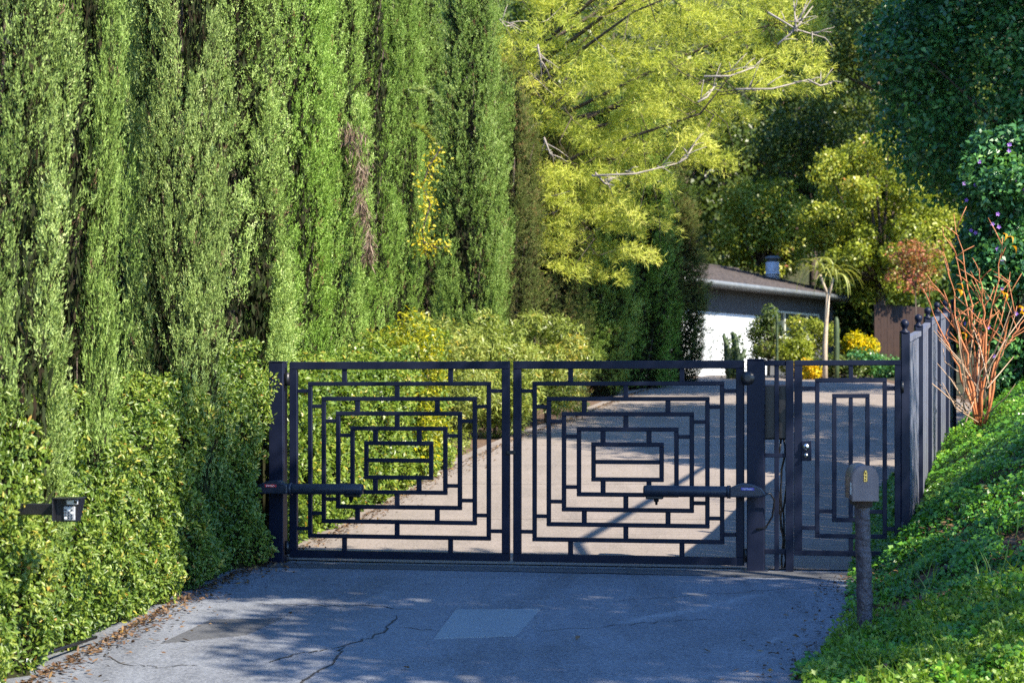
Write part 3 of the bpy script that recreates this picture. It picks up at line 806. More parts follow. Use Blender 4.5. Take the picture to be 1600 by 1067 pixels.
# brown board fence right of the house
a, b_ = PX(1366, 560, 57), PX(1446, 560, 59.5)
BF = empty('board_fence', (a.x, a.y, 2.0), math.atan2(b_.y-a.y, b_.x-a.x)); tag(BF, 'brown board fence, colour darkened for shade, between the house and the finial fence', 'fence')
ln = (Vector((b_.x, b_.y, 0))-Vector((a.x, a.y, 0))).length
nb = int(ln/.2)
for k in range(nb): box('board', (k*.2+.004, -.012+.003*(k % 2), -.2), (k*.2+.194, .012, 2.25+.012*((k*5) % 3)), M['fence_wood'], BF, .003)
box('rail', (0, .015, .4), (ln, .05, .48), M['fence_wood'], BF); box('rail', (0, .015, 1.6), (ln, .05, 1.68), M['fence_wood'], BF)
# white downpipe / post at the house corner

# ================================================================== VEGETATION
def tint_of(n, base, spread, rng):
    return np.clip(base+rng.normal(size=n)*spread, 0.0, 1.0)

# ------------------------------------------------------------------ cypresses
def cypress_meshes(seed, H=8.6, R=.80, nplume=105, ntuft=118):
    rng = np.random.default_rng(seed)
    parts = []
    n = nplume
    az = rng.uniform(0, 2*math.pi, n); h0 = rng.uniform(-.3, H*.86, n)
    ln = rng.uniform(1.1, 2.7, n); rp = rng.uniform(.08, .25, n)
    prof = lambda h: np.interp(h/H, [0, .05, .25, .6, .85, 1.0], [.70, .9, 1.0, .92, .55, .06])
    rr = R*prof(np.clip(h0+ln*.5, 0, H))*rng.uniform(.62, 1.0, n)
    pt = rng.uniform(-.13, .13, n)
    ns = n*ntuft
    k = rng.integers(0, n, ns); t = rng.beta(1.3, 1.15, ns); ph = rng.uniform(0, 2*math.pi, ns)
    axr = rr[k]*(.72+.28*t**.7); da = (t-.5)*rng.normal(size=n)[k]*.10
    C0 = np.stack([np.cos(az[k]+da)*axr, np.sin(az[k]+da)*axr, h0[k]+ln[k]*t], -1)
    off = np.stack([np.cos(ph), np.sin(ph), np.zeros_like(ph)], -1)
    lum = Lumps(seed+100, .30)(C0+off*.2)
    rad = rp[k]*np.sin(np.clip(t*.93+.07, 0, 1)*math.pi)**.55*rng.uniform(.6, 1.05, ns)*(1+.28*lum)
    P = C0+off*rad[:, None]
    P[:, 2] = np.where(P[:, 2] < .1, .1+rng.uniform(0, .4, ns), P[:, 2])
    out = np.stack([np.cos(az[k]), np.sin(az[k]), np.zeros_like(ph)], -1)
    up = np.array([0, 0, 1.0])
    D0 = norm(up*1.05+off*.5+out*.35+rng.normal(size=P.shape)*.28)        # spray axis
    SL = rng.uniform(.07, .16, ns)
    st = np.clip(.50+pt[k]+lum*.10+rng.normal(size=ns)*.13, .06, 1)
    st[rng.uniform(size=ns) < .012] = .0
    for b in range(19):
        a_ = (b+.5)/19
        pos = P+D0*(SL*a_)[:, None]+rng.normal(size=P.shape)*(.020*(1.15-a_))
        D = D0*.9+rng.normal(size=P.shape)*.5*(1.1-.5*a_)
        N = off*.5+out*.5+rng.normal(size=P.shape)*.55
        ti = np.where(st < .03, rng.uniform(0, .03, ns), np.clip(st+.16*(a_-.5)+rng.normal(size=ns)*.08, .06, 1))
        parts.append(leaves_vq(pos, D, N, rng.uniform(.02, .043, ns), rng.uniform(.0065, .012, ns), ti, 'diamond', .25, .1))
    V, Qd, T = join_vq(parts); fol = npmesh('foliage', V, Qd, tint=T)
    # inner leaf cards whose near-black colour deepens the gaps
    m = 15000
    h = rng.uniform(0.05, H*.97, m); a = rng.uniform(0, 6.283, m); r = R*prof(h)*np.sqrt(rng.uniform(.02, .52, m))
    P = np.stack([np.cos(a)*r, np.sin(a)*r, h], -1)
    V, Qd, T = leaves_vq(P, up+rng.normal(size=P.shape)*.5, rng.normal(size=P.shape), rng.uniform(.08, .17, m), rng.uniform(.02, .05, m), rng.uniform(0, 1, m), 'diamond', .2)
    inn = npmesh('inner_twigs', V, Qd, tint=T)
    tr = [([(0, 0, -.3), (.01, .0, H*.3), (.03, .02, H*.6), (0, 0, H*.94)], [.13, .11, .07, .02])]
    for _ in range(16):
        z = rng.uniform(.2, H*.7); a = rng.uniform(0, 6.28); q = R*.6
        tr.append(([(0, 0, z), (math.cos(a)*q*.6, math.sin(a)*q*.6, z+.5), (math.cos(a)*q, math.sin(a)*q, z+1.4)], [.03, .022, .008]))
    trk = tubes_me('trunk', tr, 7)
    return fol, inn, trk
CYP = [cypress_meshes(s) for s in (11, 12)]
for f_, i_, t_ in CYP:
    f_.materials.append(M['cypress']); i_.materials.append(M['gap_shade']); t_.materials.append(M['bark'])
def place_cypress(x, y, var, rz, sc, szf, label, brown=False, group='cypress trees in the driveway row', lift=0.0):
    root = empty('cypress_tree', (x, y, float(terr(x, y))-.05), rz); root.scale = (sc, sc, szf)
    tag(root, label, 'tree', group)
    f_, i_, t_ = CYP[var % 2]
    fo = obj('foliage', f_, None, root, (0, 0, lift))
    if brown: fo.material_slots[0].link = 'OBJECT'; fo.material_slots[0].material = M['cypress_brown']
    obj('inner_twigs', i_, None, root, (0, 0, lift)); obj('trunk', t_, None, root)
    return root
cyp_u = [(-12, 11.2, .62), (112, 12.4, .50), (205, 15.9, .70), (278, 14.9, .58), (362, 18.4, .8), (441, 21.6, .82), (507, 23.6, .75), (562, 25.6, .72), (618, 27.6, .62), (735, 31.5, .9)]
cyp_lab = ['pale green cypress cut by the picture edge, above the hedge near the intercom',
 'slim cypress column standing right above the keypad intercom',
 'dark recessed cypress between the slim column and the broad one',
 'broad bright cypress whose skirt hangs down over the hedge',
 'cypress directly left of the gate post beside the hedge',
 'cypress rising behind the hinge corner of the hedge side gate leaf',
 'cypress with a long dead brown branch hanging down its side',
 'cypress next to the dead hanging branch, on the side towards the vine',
 'cypress just left of the yellow climbing vine',
 'dark green cypress just right of the yellow climbing vine']
CT = []
for k, (u, Y, sc) in enumerate(cyp_u):
    x = (u-800)/F*Y
    CT.append(place_cypress(x, Y, k, k*1.37, sc*1.0, 1.0+.05*((k*3) % 4), cyp_lab[k], lift=(.35, 1.05, .9, .70, .8)[k] if k < 5 else 0.0))
place_cypress((664-800)/F*34.8, 34.8, 1, .9, .9, .95, 'recessed dark cypress deep in the gap behind the yellow vine')
# drier ones under the pine, then the shaded run beyond
for k, (u, Y, sc, lab) in enumerate([(800, 34.2, .85, 'dry brownish cypress under the left side of the yellow pine'), (862, 37.0, .95, 'brown streaked cypress under the middle of the yellow pine')]):
    place_cypress((u-800)/F*Y, Y, k, 2.1*k, sc, .72, lab, brown=True)
for k, (u, Y, sc, szf, lab) in enumerate([(935, 40.5, 1.1, .80, 'shaded dark cypress just right of the brown streaked ones'), (1000, 43.5, 1.15, .74, 'shaded dark cypress in the middle of the dark run by the drive'), (1058, 46.0, 1.1, .58, 'shaded dark cypress beside the white garage door')]):
    place_cypress((u-800)/F*Y, Y, k, 1.1*k+.4, sc, szf, lab, brown=(k == 2))
# loose lighter side branch sprays on the cypresses
def spray(tree, P0, direction, n, L, mat, name, seed, drop=.5):
    rng = np.random.default_rng(seed); d = np.array(direction, float); d /= np.linalg.norm(d)
    t = rng.uniform(0, 1, n)
    P = np.array(P0)+d*t[:, None]*L+np.array([0, 0, -drop*L])*(t**2)[:, None]+rng.normal(size=(n, 3))*.05*L*(1.1-t)[:, None]
    V, Qd, T = leaves_vq(P, d+np.array([0, 0, -.2])+rng.normal(size=(n, 3))*.45, rng.normal(size=(n, 3)), rng.uniform(.05, .11, n), rng.uniform(.012, .02, n), rng.uniform(.3, 1, n), 'diamond', .2)
    loc = np.array(tree.location); ang = -tree.rotation_euler.z; sc = np.array(tree.scale)
    V = V-loc; c, s_ = math.cos(ang), math.sin(ang)
    V = np.stack([V[:, 0]*c-V[:, 1]*s_, V[:, 0]*s_+V[:, 1]*c, V[:, 2]], -1)/sc
    return obj(name, npmesh(name, V, Qd, tint=T), mat, tree)
def on(u, v, Y): return tuple(PX(u, v, Y))
spray(CT[1], on(75, 325, 12.9), (1, -.4, .1), 260, .42, M['oleander'], 'side_branch', 1, .15)
spray(CT[4], on(395, 330, 18.6), (1, -.5, -.25), 160, .3, M['litter'], 'side_branch', 2, .2)
spray(CT[8], on(640, 140, 26.7), (1, -.3, .2), 420, .45, M['cypress'], 'side_branch', 3, .7)
spray(CT[8], on(640, 195, 26.7), (1, -.3, .0), 260, .35, M['oleander'], 'side_branch', 4, .8)
# hanging dead branch
rng = np.random.default_rng(5); t = rng.uniform(0, 1, 1700); t = t[rng.uniform(size=len(t)) < .62+.38*np.sin(t*23)]
uu = np.interp(t, [0, .12, .3, .55, 1], [540, 552, 562, 570, 572])+rng.normal(size=len(t))*np.interp(t, [0, .2, .5, 1], [12, 8, 4.5, 3.5])+5*np.sin(t*9); vv = 195+t*215+rng.normal(size=len(t))*4
Pd = np.array([on(u, v, 23.10+rng.normal()*.06) for u, v in zip(uu, vv)])
Dd = np.stack([rng.normal(size=len(t))*.5, rng.normal(size=len(t))*.5, -np.ones(len(t))], -1)
V, Qd, T = leaves_vq(Pd, Dd, rng.normal(size=Pd.shape), rng.uniform(.06, .2, len(t)), rng.uniform(.007, .016, len(t)), rng.uniform(0, 1, len(t)), 'diamond', .2)
tr_ = CT[6]; ang = -tr_.rotation_euler.z; V = V-np.array(tr_.location); c, s_ = math.cos(ang), math.sin(ang)
V = np.stack([V[:, 0]*c-V[:, 1]*s_, V[:, 0]*s_+V[:, 1]*c, V[:, 2]], -1)/np.array(tr_.scale)
o = obj('dead_branch', npmesh('dead_branch', V, Qd, tint=T), M['dead'], tr_); o['label'] = 'dry grey brown hanging branch'

# ------------------------------------------------------------------ hedges of small broad leaves
lump1 = Lumps(21, .9); lump2 = Lumps(22, .32)
def hedge(label, y0, y1, hfun, dens, leaf, Lr, Wr, seed, thick=.85, mat='hedge', lean=0.0):
    rng = np.random.default_rng(seed)
    ymid = (y0+y1)/2
    root = empty('hedge', (float(xL(ymid))-.4, ymid, float(gz(ymid)))); tag(root, label, 'hedge')
    O = np.array(root.location)
    # front face + top + far side end caps sampled together
    hh = hfun(np.linspace(y0, y1, 50)).max()
    nf = int((y1-y0)*hh*dens); nt_ = int((y1-y0)*thick*dens*.7)
    Y = np.concatenate([rng.uniform(y0, y1, nf), rng.uniform(y0, y1, nt_)])
    hY = hfun(Y)
    zf = np.concatenate([rng.uniform(0, 1, nf)*1.0, np.ones(nt_)])
    dx = np.concatenate([np.zeros(nf), rng.uniform(0, thick, nt_)])
    base = np.stack([xL(Y)-.05-dx, Y, gz(Y)+.02+zf*hY], -1)
    Nn = np.concatenate([np.tile([1.0, -.25, .22], (nf, 1)), np.tile([.25, -.2, 1.0], (nt_, 1))])
    edge = np.clip((zf-.82)/.18, 0, 1)[:, None]*(dx < .001)[:, None]      # rounded shoulder
    base[:, 0] -= (edge[:, 0]**2)*.25
    lum = lump1(base)*.09+lump2(base)*.06
    foot = np.clip(1-zf/.10, 0, 1)*(dx < .001)
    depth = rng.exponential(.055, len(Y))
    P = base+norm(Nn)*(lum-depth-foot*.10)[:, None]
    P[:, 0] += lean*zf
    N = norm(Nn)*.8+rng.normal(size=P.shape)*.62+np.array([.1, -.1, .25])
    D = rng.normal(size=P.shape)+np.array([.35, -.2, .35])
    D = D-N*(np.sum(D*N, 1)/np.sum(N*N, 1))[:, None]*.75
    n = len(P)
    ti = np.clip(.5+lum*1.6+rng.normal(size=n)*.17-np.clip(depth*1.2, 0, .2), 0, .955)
    odd = rng.uniform(size=n) < .012; ti[odd] = rng.uniform(.95, 1, odd.sum())
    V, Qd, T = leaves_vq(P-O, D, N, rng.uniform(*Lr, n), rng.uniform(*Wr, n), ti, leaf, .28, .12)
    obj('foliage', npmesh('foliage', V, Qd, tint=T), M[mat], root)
    # solid core slab, near-black to paint the shade behind the leaves
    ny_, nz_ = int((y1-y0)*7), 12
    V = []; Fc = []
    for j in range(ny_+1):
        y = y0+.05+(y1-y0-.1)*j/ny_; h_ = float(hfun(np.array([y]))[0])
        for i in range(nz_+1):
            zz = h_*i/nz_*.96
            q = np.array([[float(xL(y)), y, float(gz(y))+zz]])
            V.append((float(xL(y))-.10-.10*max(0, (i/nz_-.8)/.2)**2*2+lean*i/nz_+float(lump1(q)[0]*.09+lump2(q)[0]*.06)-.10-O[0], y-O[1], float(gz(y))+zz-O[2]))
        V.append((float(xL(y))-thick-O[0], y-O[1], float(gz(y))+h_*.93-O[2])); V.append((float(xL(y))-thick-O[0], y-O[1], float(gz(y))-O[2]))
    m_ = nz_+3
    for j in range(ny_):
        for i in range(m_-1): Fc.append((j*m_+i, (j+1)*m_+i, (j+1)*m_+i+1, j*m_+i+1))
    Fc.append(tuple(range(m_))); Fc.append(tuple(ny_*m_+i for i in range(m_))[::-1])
    cm = pymesh('dark_core', V, Fc, True); at = cm.attributes.new('tint', 'FLOAT', 'POINT'); at.data.foreach_set('value', [.3]*len(V))
    obj('dark_core', cm, M['gap_shade'], root)
    # visible stems at the foot
    st = []
    for k in range(int((y1-y0)*5)):
        y = rng.uniform(y0, y1); x = float(xL(y))-rng.uniform(.22, .45); z = float(gz(y))-.05
        st.append(([(x-O[0], y-O[1], z-O[2]), (x+rng.uniform(-.06, .1)-O[0], y+rng.uniform(-.1, .1)-O[1], z+.25-O[2]), (x+rng.uniform(-.1, .06)-O[0], y+rng.uniform(-.2, .2)-O[1], z+.6-O[2])], [.014, .011, .006]))
    obj('stems', tubes_me('stems', st, 5), M['bark'], root)['kind'] = 'stuff'
    return root
hedge('dense broad leaved green hedge outside the gate, around the intercom', 8.2, 16.75, lambda y: np.interp(y, [8, 10.5, 12, 13.2, 14.2, 15.2, 16.7], [1.72, 1.70, 1.62, 1.30, 1.55, 1.85, 1.90]), 4300, 'leaf6', (.027, .054), (.013, .025), 31)
hedge('dense broad leaved green hedge inside the gate, seen through the gate bars', 17.15, 25.4, lambda y: np.interp(y, [17, 19, 22, 25.5], [1.62, 1.55, 1.62, 1.8]), 2600, 'diamond', (.04, .08), (.022, .036), 32)

# ------------------------------------------------------------------ shrubs and trees
def clump_leaves(rng, cents, rads, n_each, Lr, Wr, kind='diamond', flat=.8, up=.5, tbase=.5, tsp=.16, droop=0.0, clump_t=.12, fold=.25):
    K = len(cents); k = rng.integers(0, K, K*n_each)
    d = rand_dirs(len(k), rng); d[:, 2] *= flat
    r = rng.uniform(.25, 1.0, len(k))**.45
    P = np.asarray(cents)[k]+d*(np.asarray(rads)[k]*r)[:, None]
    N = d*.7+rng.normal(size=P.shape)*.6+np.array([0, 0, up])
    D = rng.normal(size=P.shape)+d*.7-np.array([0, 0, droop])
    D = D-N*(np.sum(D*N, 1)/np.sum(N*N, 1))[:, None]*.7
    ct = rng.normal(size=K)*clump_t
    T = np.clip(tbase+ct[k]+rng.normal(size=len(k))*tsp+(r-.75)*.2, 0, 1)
    return leaves_vq(P, D, N, rng.uniform(*Lr, len(k)), rng.uniform(*Wr, len(k)), T, kind, fold, .15)

def broad_tree(name, label, base_xy, crown_c, crown_r, nclump, n_each, Lr, Wr, mat, seed, clr=(.35, .7), group=None, cat='tree', trunk_r=.18, bark='bark', flat=.8, tbase=.5, base_z=None, shell=.45, kind='diamond', zcut=None):
    rng = np.random.default_rng(seed)
    bx, by = base_xy; bz = float(terr(bx, by)) if base_z is None else base_z
    root = empty(name, (bx, by, bz)); tag(root, label, cat, group)
    O = np.array([bx, by, bz])
    d = rand_dirs(nclump, rng); r = rng.uniform(shell**3, 1, nclump)**(1/3)
    cents = np.array(crown_c)+d*r[:, None]*np.array(crown_r)
    if zcut is not None: cents[:, 2] = np.maximum(cents[:, 2], zcut)
    cents[:, 2] = np.maximum(cents[:, 2], np.array([float(terr(x_, y_))+.1 for x_, y_ in cents[:, :2]]))
    rads = rng.uniform(*clr, nclump)
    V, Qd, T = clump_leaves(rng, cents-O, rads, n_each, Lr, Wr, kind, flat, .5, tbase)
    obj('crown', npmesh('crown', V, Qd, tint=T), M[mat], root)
    cc = Vector(crown_c)-Vector(O); tb = []
    fork = Vector((cc.x*.6, cc.y*.6, max(.15, (cc.z-crown_r[2]*.7))))
    tb.append(([(0, 0, -.3), fork*.5+Vector((.03, .02, 0)), fork], [trunk_r, trunk_r*.85, trunk_r*.7]))
    pick = rng.permutation(nclump)[:min(nclump, 26)]
    for i in pick:
        e = Vector(cents[i]-O); mid = fork.lerp(e, .5)+Vector((0, 0, -.12*(e-fork).length))*.5+Vector(rng.normal(size=3))*.08
        tb.append(([fork, mid, e], [trunk_r*.42, trunk_r*.24, trunk_r*.06]))
    obj('trunk', tubes_me('trunk', tb, 7), M[bark], root)
    return root

# yellow-leaved shrub and narrow-leaved shrubs inside the gate
def side_shrub(label, u, v_top, Y, w, mat, seed, n_each, Lr, Wr, group=None, tb=.5):
    x = (u-800)/F*Y; g = float(gz(Y)); zt = EYE+(HOR-v_top)/F*Y
    return broad_tree('shrub', label, (x, Y), (x, Y, (g+zt)/2), (w, w, (zt-g)/2*1.0), 46, n_each, Lr, Wr, mat, seed, (.18, .34), group, 'shrub', .03, 'bark', .9, tb, shell=.3)
side_shrub('yellow leaved shrub at the end of the inner hedge, seen over the gate', 645, 490, 23.7, .34, 'yellow_leaf', 41, 120, (.05, .09), (.02, .035), tb=.36)
side_shrub('rust and green shrub beside the yellow one, behind the gate top rail', 690, 485, 27.6, .7, 'oleander', 42, 260, (.07, .12), (.016, .026), 'narrow leaved shrubs inside the gate', .55)
side_shrub('narrow leaved pale green shrub behind the meeting point of the gate leaves', 770, 505, 30.2, .8, 'oleander', 43, 300, (.08, .14), (.016, .028), 'narrow leaved shrubs inside the gate')
side_shrub('narrow leaved bushy shrub nearest the shaded part of the drive', 850, 500, 33.0, .85, 'oleander', 44, 320, (.08, .14), (.018, .03), 'narrow leaved shrubs inside the gate', .5)

# yellow climbing vine on the cypress
rng = np.random.default_rng(51)
vx = empty('yellow_vine', PX(682, 400, 27.15)); tag(vx, 'thin climbing vine with bright yellow leaves between two cypresses', 'vine')
vy = 27.15; path = [PX(u, v, vy) for u, v in ((665, 400), (660, 360), (672, 320), (660, 290), (670, 260), (690, 230))]
tb = [([p-Vector(vx.location) for p in path], [.012]*len(path)), ([PX(655, 375, vy)-Vector(vx.location), PX(685, 388, vy)-Vector(vx.location), PX(705, 385, vy)-Vector(vx.location)], [.01, .008, .005])]
obj('stem', tubes_me('stem', tb, 5), M['bark'], vx)
k = 260; t = rng.uniform(0, len(path)-1.001, k); Pv = np.array([path[int(a)].lerp(path[int(a)+1], a % 1) for a in t])+rng.normal(size=(k, 3))*.08
k2 = 55; P2 = np.array([PX(rng.uniform(655, 705), rng.uniform(375, 392), vy) for _ in range(k2)])+rng.normal(size=(k2, 3))*.04
Pv = np.concatenate([Pv, P2])-np.array(vx.location)
V, Qd, T = leaves_vq(Pv, rng.normal(size=Pv.shape), rng.normal(size=Pv.shape)+np.array([.4, -.8, .3]), rng.uniform(.04, .075, len(Pv)), rng.uniform(.025, .045, len(Pv)), rng.uniform(.4, .85, len(Pv)), 'leaf6', .2)
obj('leaves', npmesh('leaves', V, Qd, tint=T), M['yellow_leaf'], vx)

# ------------------------------------------------------------------ the big yellow-green pine
def pine():
    rng = np.random.default_rng(61)
    base = Vector((-1.2, 37.5, float(terr(-1.2, 37.5))))
    root = empty('pine_tree', base); tag(root, 'large feathery yellow green pine leaning its crown over the driveway', 'tree')
    O = np.array(base)
    trunk = [base+Vector((0, 0, -.3)), base+Vector((.1, 0, 2.5)), base+Vector((.5, -.1, 5)), base+Vector((.8, -.2, 8)), base+Vector((1.0, -.2, 11.5))]
    tb = [([p-base for p in trunk], [.26, .23, .19, .14, .05])]; pale = []
    # branch tips spread over the outline seen in the photograph, at several depths
    poly = [(770, -60), (775, 80), (765, 200), (800, 330), (870, 420), (1010, 440), (1065, 350), (1140, 285), (1175, 200), (1250, 140), (1325, 150), (1320, 60), (1290, -60)]
    def inside(u, v):
        c = False; n = len(poly)
        for i in range(n):
            (x1, y1), (x2, y2) = poly[i], poly[(i+1) % n]
            if (y1 > v) != (y2 > v) and u < (x2-x1)*(v-y1)/(y2-y1)+x1: c = not c
        return c
    tips = []
    while len(tips) < 360:
        u, v = rng.uniform(760, 1320), rng.uniform(-120, 440)
        if inside(u, max(v, -55)): tips.append(PX(u, v, rng.uniform(33.8, 39.5)))
    # a few limbs from the trunk; every other tip hangs on the nearest limb
    nodes = []
    for p in tips[:24]:
        zt = min(max(p.z-1.8-.1*(p-base).length, base.z+2.0), base.z+10.5)
        f = (zt-base.z)/11.5; tr = trunk[1].lerp(trunk[4], min(1, max(0, (f-.2)/.8)))
        mid = tr.lerp(p, .5)+Vector(rng.normal(size=3))*.35
        q = tr.lerp(p, .8)+Vector(rng.normal(size=3))*.2
        tb.append(([tr-base, mid-base, q-base, p-base], [.05, .035, .02, .006]))
        nodes += [mid, q, mid.lerp(q, .5), q.lerp(p, .5), tr.lerp(mid, .6)]
    for p in tips[24:]:
        nn = min(nodes, key=lambda w: (w-p).length); m_ = nn.lerp(p, .5)+Vector(rng.normal(size=3))*.12
        if rng.uniform() < .55: (pale if rng.uniform() < .12 else tb).append(([nn+Vector(rng.normal(size=3))*.15-base, m_-base, p-base], [.010, .007, .003]))
    # foliage: each tip carries a drooping plume of side twigs with needle tufts
    Pt = []; Dt = []; Ct = []
    for p in tips:
        tr = Vector((base.x+.8, base.y, p.z-.6)); d = (p-tr); d.z *= .5; d.normalize()
        ct = rng.normal()*.10
        nt_ = rng.integers(30, 46)
        r = rng.uniform(0, 1, nt_)
        ln = rng.uniform(.75, 1.15)
        sid = Vector((-d.y, d.x, 0)).normalized()
        for a in r:
            w = .27*math.sin(min(1, .15+a)*2.6)
            pp = p-d*ln*(1-a)*.9+sid*rng.normal()*w*.7+Vector((0, 0, rng.normal()*.09-.25*a*a+.08))
            Pt.append(pp); Dt.append(d*.7+sid*rng.normal()*.5+Vector((0, 0, rng.normal()*.3+.12))); Ct.append(ct)
    Pt = np.array(Pt); Dt = norm(np.array(Dt)); Ct = np.array(Ct)
    parts = []
    for b in range(9):
        n = len(Pt); D = Dt*.8+rng.normal(size=Pt.shape)*.8
        T = np.clip(.52+Ct+rng.normal(size=n)*.17, 0, 1)
        parts.append(leaves_vq(Pt-O+rng.normal(size=Pt.shape)*.03, D, rng.normal(size=Pt.shape)*.7+np.array([.4, -.7, .5]), rng.uniform(.09, .19, n), rng.uniform(.010, .017, n), T, 'diamond', .1))
    V, Qd, T = join_vq(parts)
    obj('needles', npmesh('needles', V, Qd, tint=T), M['pine'], root)
    obj('trunk', tubes_me('trunk', tb, 6), M['bark'], root)
    # bare pale twigs
    for (u0, v0, u1, v1) in ((925, 275, 1060, 255), (1060, 255, 1085, 225), (850, 215, 868, 250), (840, 70, 850, 110), (1150, 140, 1262, 125), (1262, 125, 1300, 130), (1215, 70, 1270, 10), (1200, 20, 1290, 60), (780, 30, 800, 40), (1100, 120, 1180, 105), (930, 270, 960, 290), (1245, 50, 1240, 0), (1090, 160, 1120, 130)):
        a = PX(u0, v0, 33.7); b_ = PX(u1, v1, 33.9); m_ = a.lerp(b_, .5)+Vector((0, 0, -.08))
        pale.append(([a-base, m_-base, b_-base], [.022, .018, .008]))
        for k in range(6):
            t = rng.uniform(.1, 1); s0 = a.lerp(b_, t); e = s0+Vector(((b_-a).normalized()*.25))+Vector(rng.normal(size=3))*.16
            pale.append(([s0-base, s0.lerp(e, .5)-base+Vector((0, 0, .02)), e-base], [.012, .008, .004]))
    obj('bare_twigs', tubes_me('bare_twigs', pale, 5), M['twig_pale'], root)['kind'] = 'stuff'
pine()

# ------------------------------------------------------------------ background trees
BG = 'trees behind the house'
def btree(label, u, v, Y, rx, rz, mat, seed, ncl=70, n_each=260, Lr=(.09, .17), Wr=(.05, .09), clr=(.45, .9), group=BG, tb=.5, bx=None, trunk=.2):
    c = PX(u, v, Y)
    return broad_tree('tree', label, (c.x if bx is None else bx, Y), tuple(c), (rx, rx*.8, rz), ncl, n_each, Lr, Wr, mat, seed, clr, group, 'tree', trunk, tbase=tb)
btree('dark blue green tree filling the upper right corner', 1580, 125, 40.3, 3.0, 3.3, 'dark_tree', 71, 130, 300, (.10, .19), (.06, .11), (.5, 1.0), bx=15.5)
btree('tall glossy leaved tree behind the dark blue green one', 1400, 40, 63, 3.6, 3.6, 'mid_tree', 72, 110, 220, (.12, .20), (.08, .12), tb=.65)
btree('sunlit yellow green tree with reddish tips right of the flue', 1375, 345, 58, 2.5, 2.6, 'lime_tree', 73, 150, 240, (.08, .15), (.05, .09), (.3, .6), tb=.4)
btree('bright lime green tree directly above the house roof', 1195, 365, 66, 1.6, 1.9, 'lime_tree', 74, 70, 220, (.10, .17), (.06, .10), (.35, .65), tb=.36)
btree('olive toned tree between the pine and the flue', 1270, 260, 68, 2.2, 2.2, 'mid_tree', 75, 80, 200, (.10, .18), (.07, .11), (.5, .8))
for k, (u, v, Y, r, rz, lab) in enumerate([(1020, 330, 74, 4.5, 5.5, 'dark tree on the hillside above the shaded cypresses'), (1160, 180, 78, 4.5, 5.0, 'dark tree on the hillside right behind the pine'), (1290, 120, 82, 4.8, 5.5, 'dark tree on the hillside above the olive toned tree'),
        (1440, 260, 76, 5.0, 5.5, 'dark tree on the hillside behind the yellow green one'), (1590, 330, 72, 4.5, 6.0, 'dark tree on the hillside at the right picture edge'), (900, 100, 70, 5.0, 6.0, 'dark tree on the hillside hidden behind the pine crown'), (1420, 480, 64, 2.8, 1.6, 'low dark tree behind the brown board fence'), (760, 120, 60, 4.5, 6.0, 'dark tree showing in the gap right of the vine')]):
    btree(lab, u, v, Y, r, rz, 'mid_tree', 80+k, 90, 190, (.16, .28), (.10, .17), (.8, 1.5), 'dark trees on the hillside', .4, trunk=.3)
# red blossom shrub
side = PX(1430, 418, 54.3)
broad_tree('flowering_shrub', 'shrub with red blossom behind the finial fence', (side.x, side.y), tuple(side), (.95, .5, .75), 40, 42, (.06, .12), (.04, .08), 'red_flower', 91, (.14, .34), None, 'shrub', .025, tbase=.45, shell=.1)
# vine mass with purple flowers at the right edge
cpos = PX(1590, 400, 23.5)
pv = broad_tree('flowering_vine', 'dark leafy vine mass dotted with purple flowers at the right edge', (cpos.x, 23.5), tuple(cpos), (.72, .8, 1.75), 70, 420, (.06, .10), (.035, .06), 'dark_tree', 92, (.22, .4), None, 'vine', .06, tbase=.5)
rng = np.random.default_rng(93); nfl = 26
for _ in range(nfl):
    u, v = rng.uniform(1500, 1600), rng.uniform(225, 560); p = PX(u, v, 22.75+.4*abs(u-1570)/70)-pv.location
    n = 5; ang = np.arange(n)*2*math.pi/n+rng.uniform(0, 6)
    D = np.stack([np.cos(ang), -.4*np.ones(n), np.sin(ang)], -1)
    V, Qd, T = leaves_vq(np.tile(np.array(p), (n, 1)), D, np.tile([0.2, -1.0, .2], (n, 1)), .032, .026, rng.uniform(0, 1, n), 'diamond', .1)
    obj('flower', npmesh('flower', V, Qd, tint=T), M['purple_flower'], pv)

# ------------------------------------------------------------------ garden in front of the house
gy = 47.5
def gshrub(label, u, v, Y, rx, rz, mat, seed, tb=.5, Lr=(.06, .11), Wr=(.035, .06), n=26, ne=130, kind='diamond'):
    c = PX(u, v, Y); return broad_tree('garden_shrub', label, (c.x, Y), tuple(c), (rx, rx*.8, rz), n, ne, Lr, Wr, mat, seed, (.16, .3), 'garden shrubs in front of the house', 'shrub', .04, tbase=tb, kind=kind)
gshrub('bright green shrub in front of the house window', 1262, 530, 49.2, .75, .55, 'lime_tree', 101, .3)
gshrub('dark leafy shrub casting shade beside the garage door', 1200, 522, 49.6, .42, .8, 'mid_tree', 102, .55)
gshrub('yellow flowered rounded bush near the board fence', 1340, 541, 48.6, .36, .2, 'yellow_flower', 103, .6)
gshrub('dark green bush under the yellow flowers', 1345, 566, 48.2, .5, .25, 'dark_tree', 104, .6)
gshrub('low orange yellow flower patch seen through the pedestrian gate top', 1262, 578, 47.6, .34, .09, 'yellow_flower', 105, .75, n=14)
gshrub('low green planting seen just over the pedestrian gate', 1310, 573, 48.0, .7, .16, 'mid_tree', 106, .6)
gshrub('low green planting beside the fence foot at the top of the drive', 1392, 578, 47.8, .55, .2, 'dark_tree', 107, .7)
gshrub('small sunlit shrub right of the garage door', 1240, 556, 48.4, .4, .35, 'lime_tree', 108, .25)
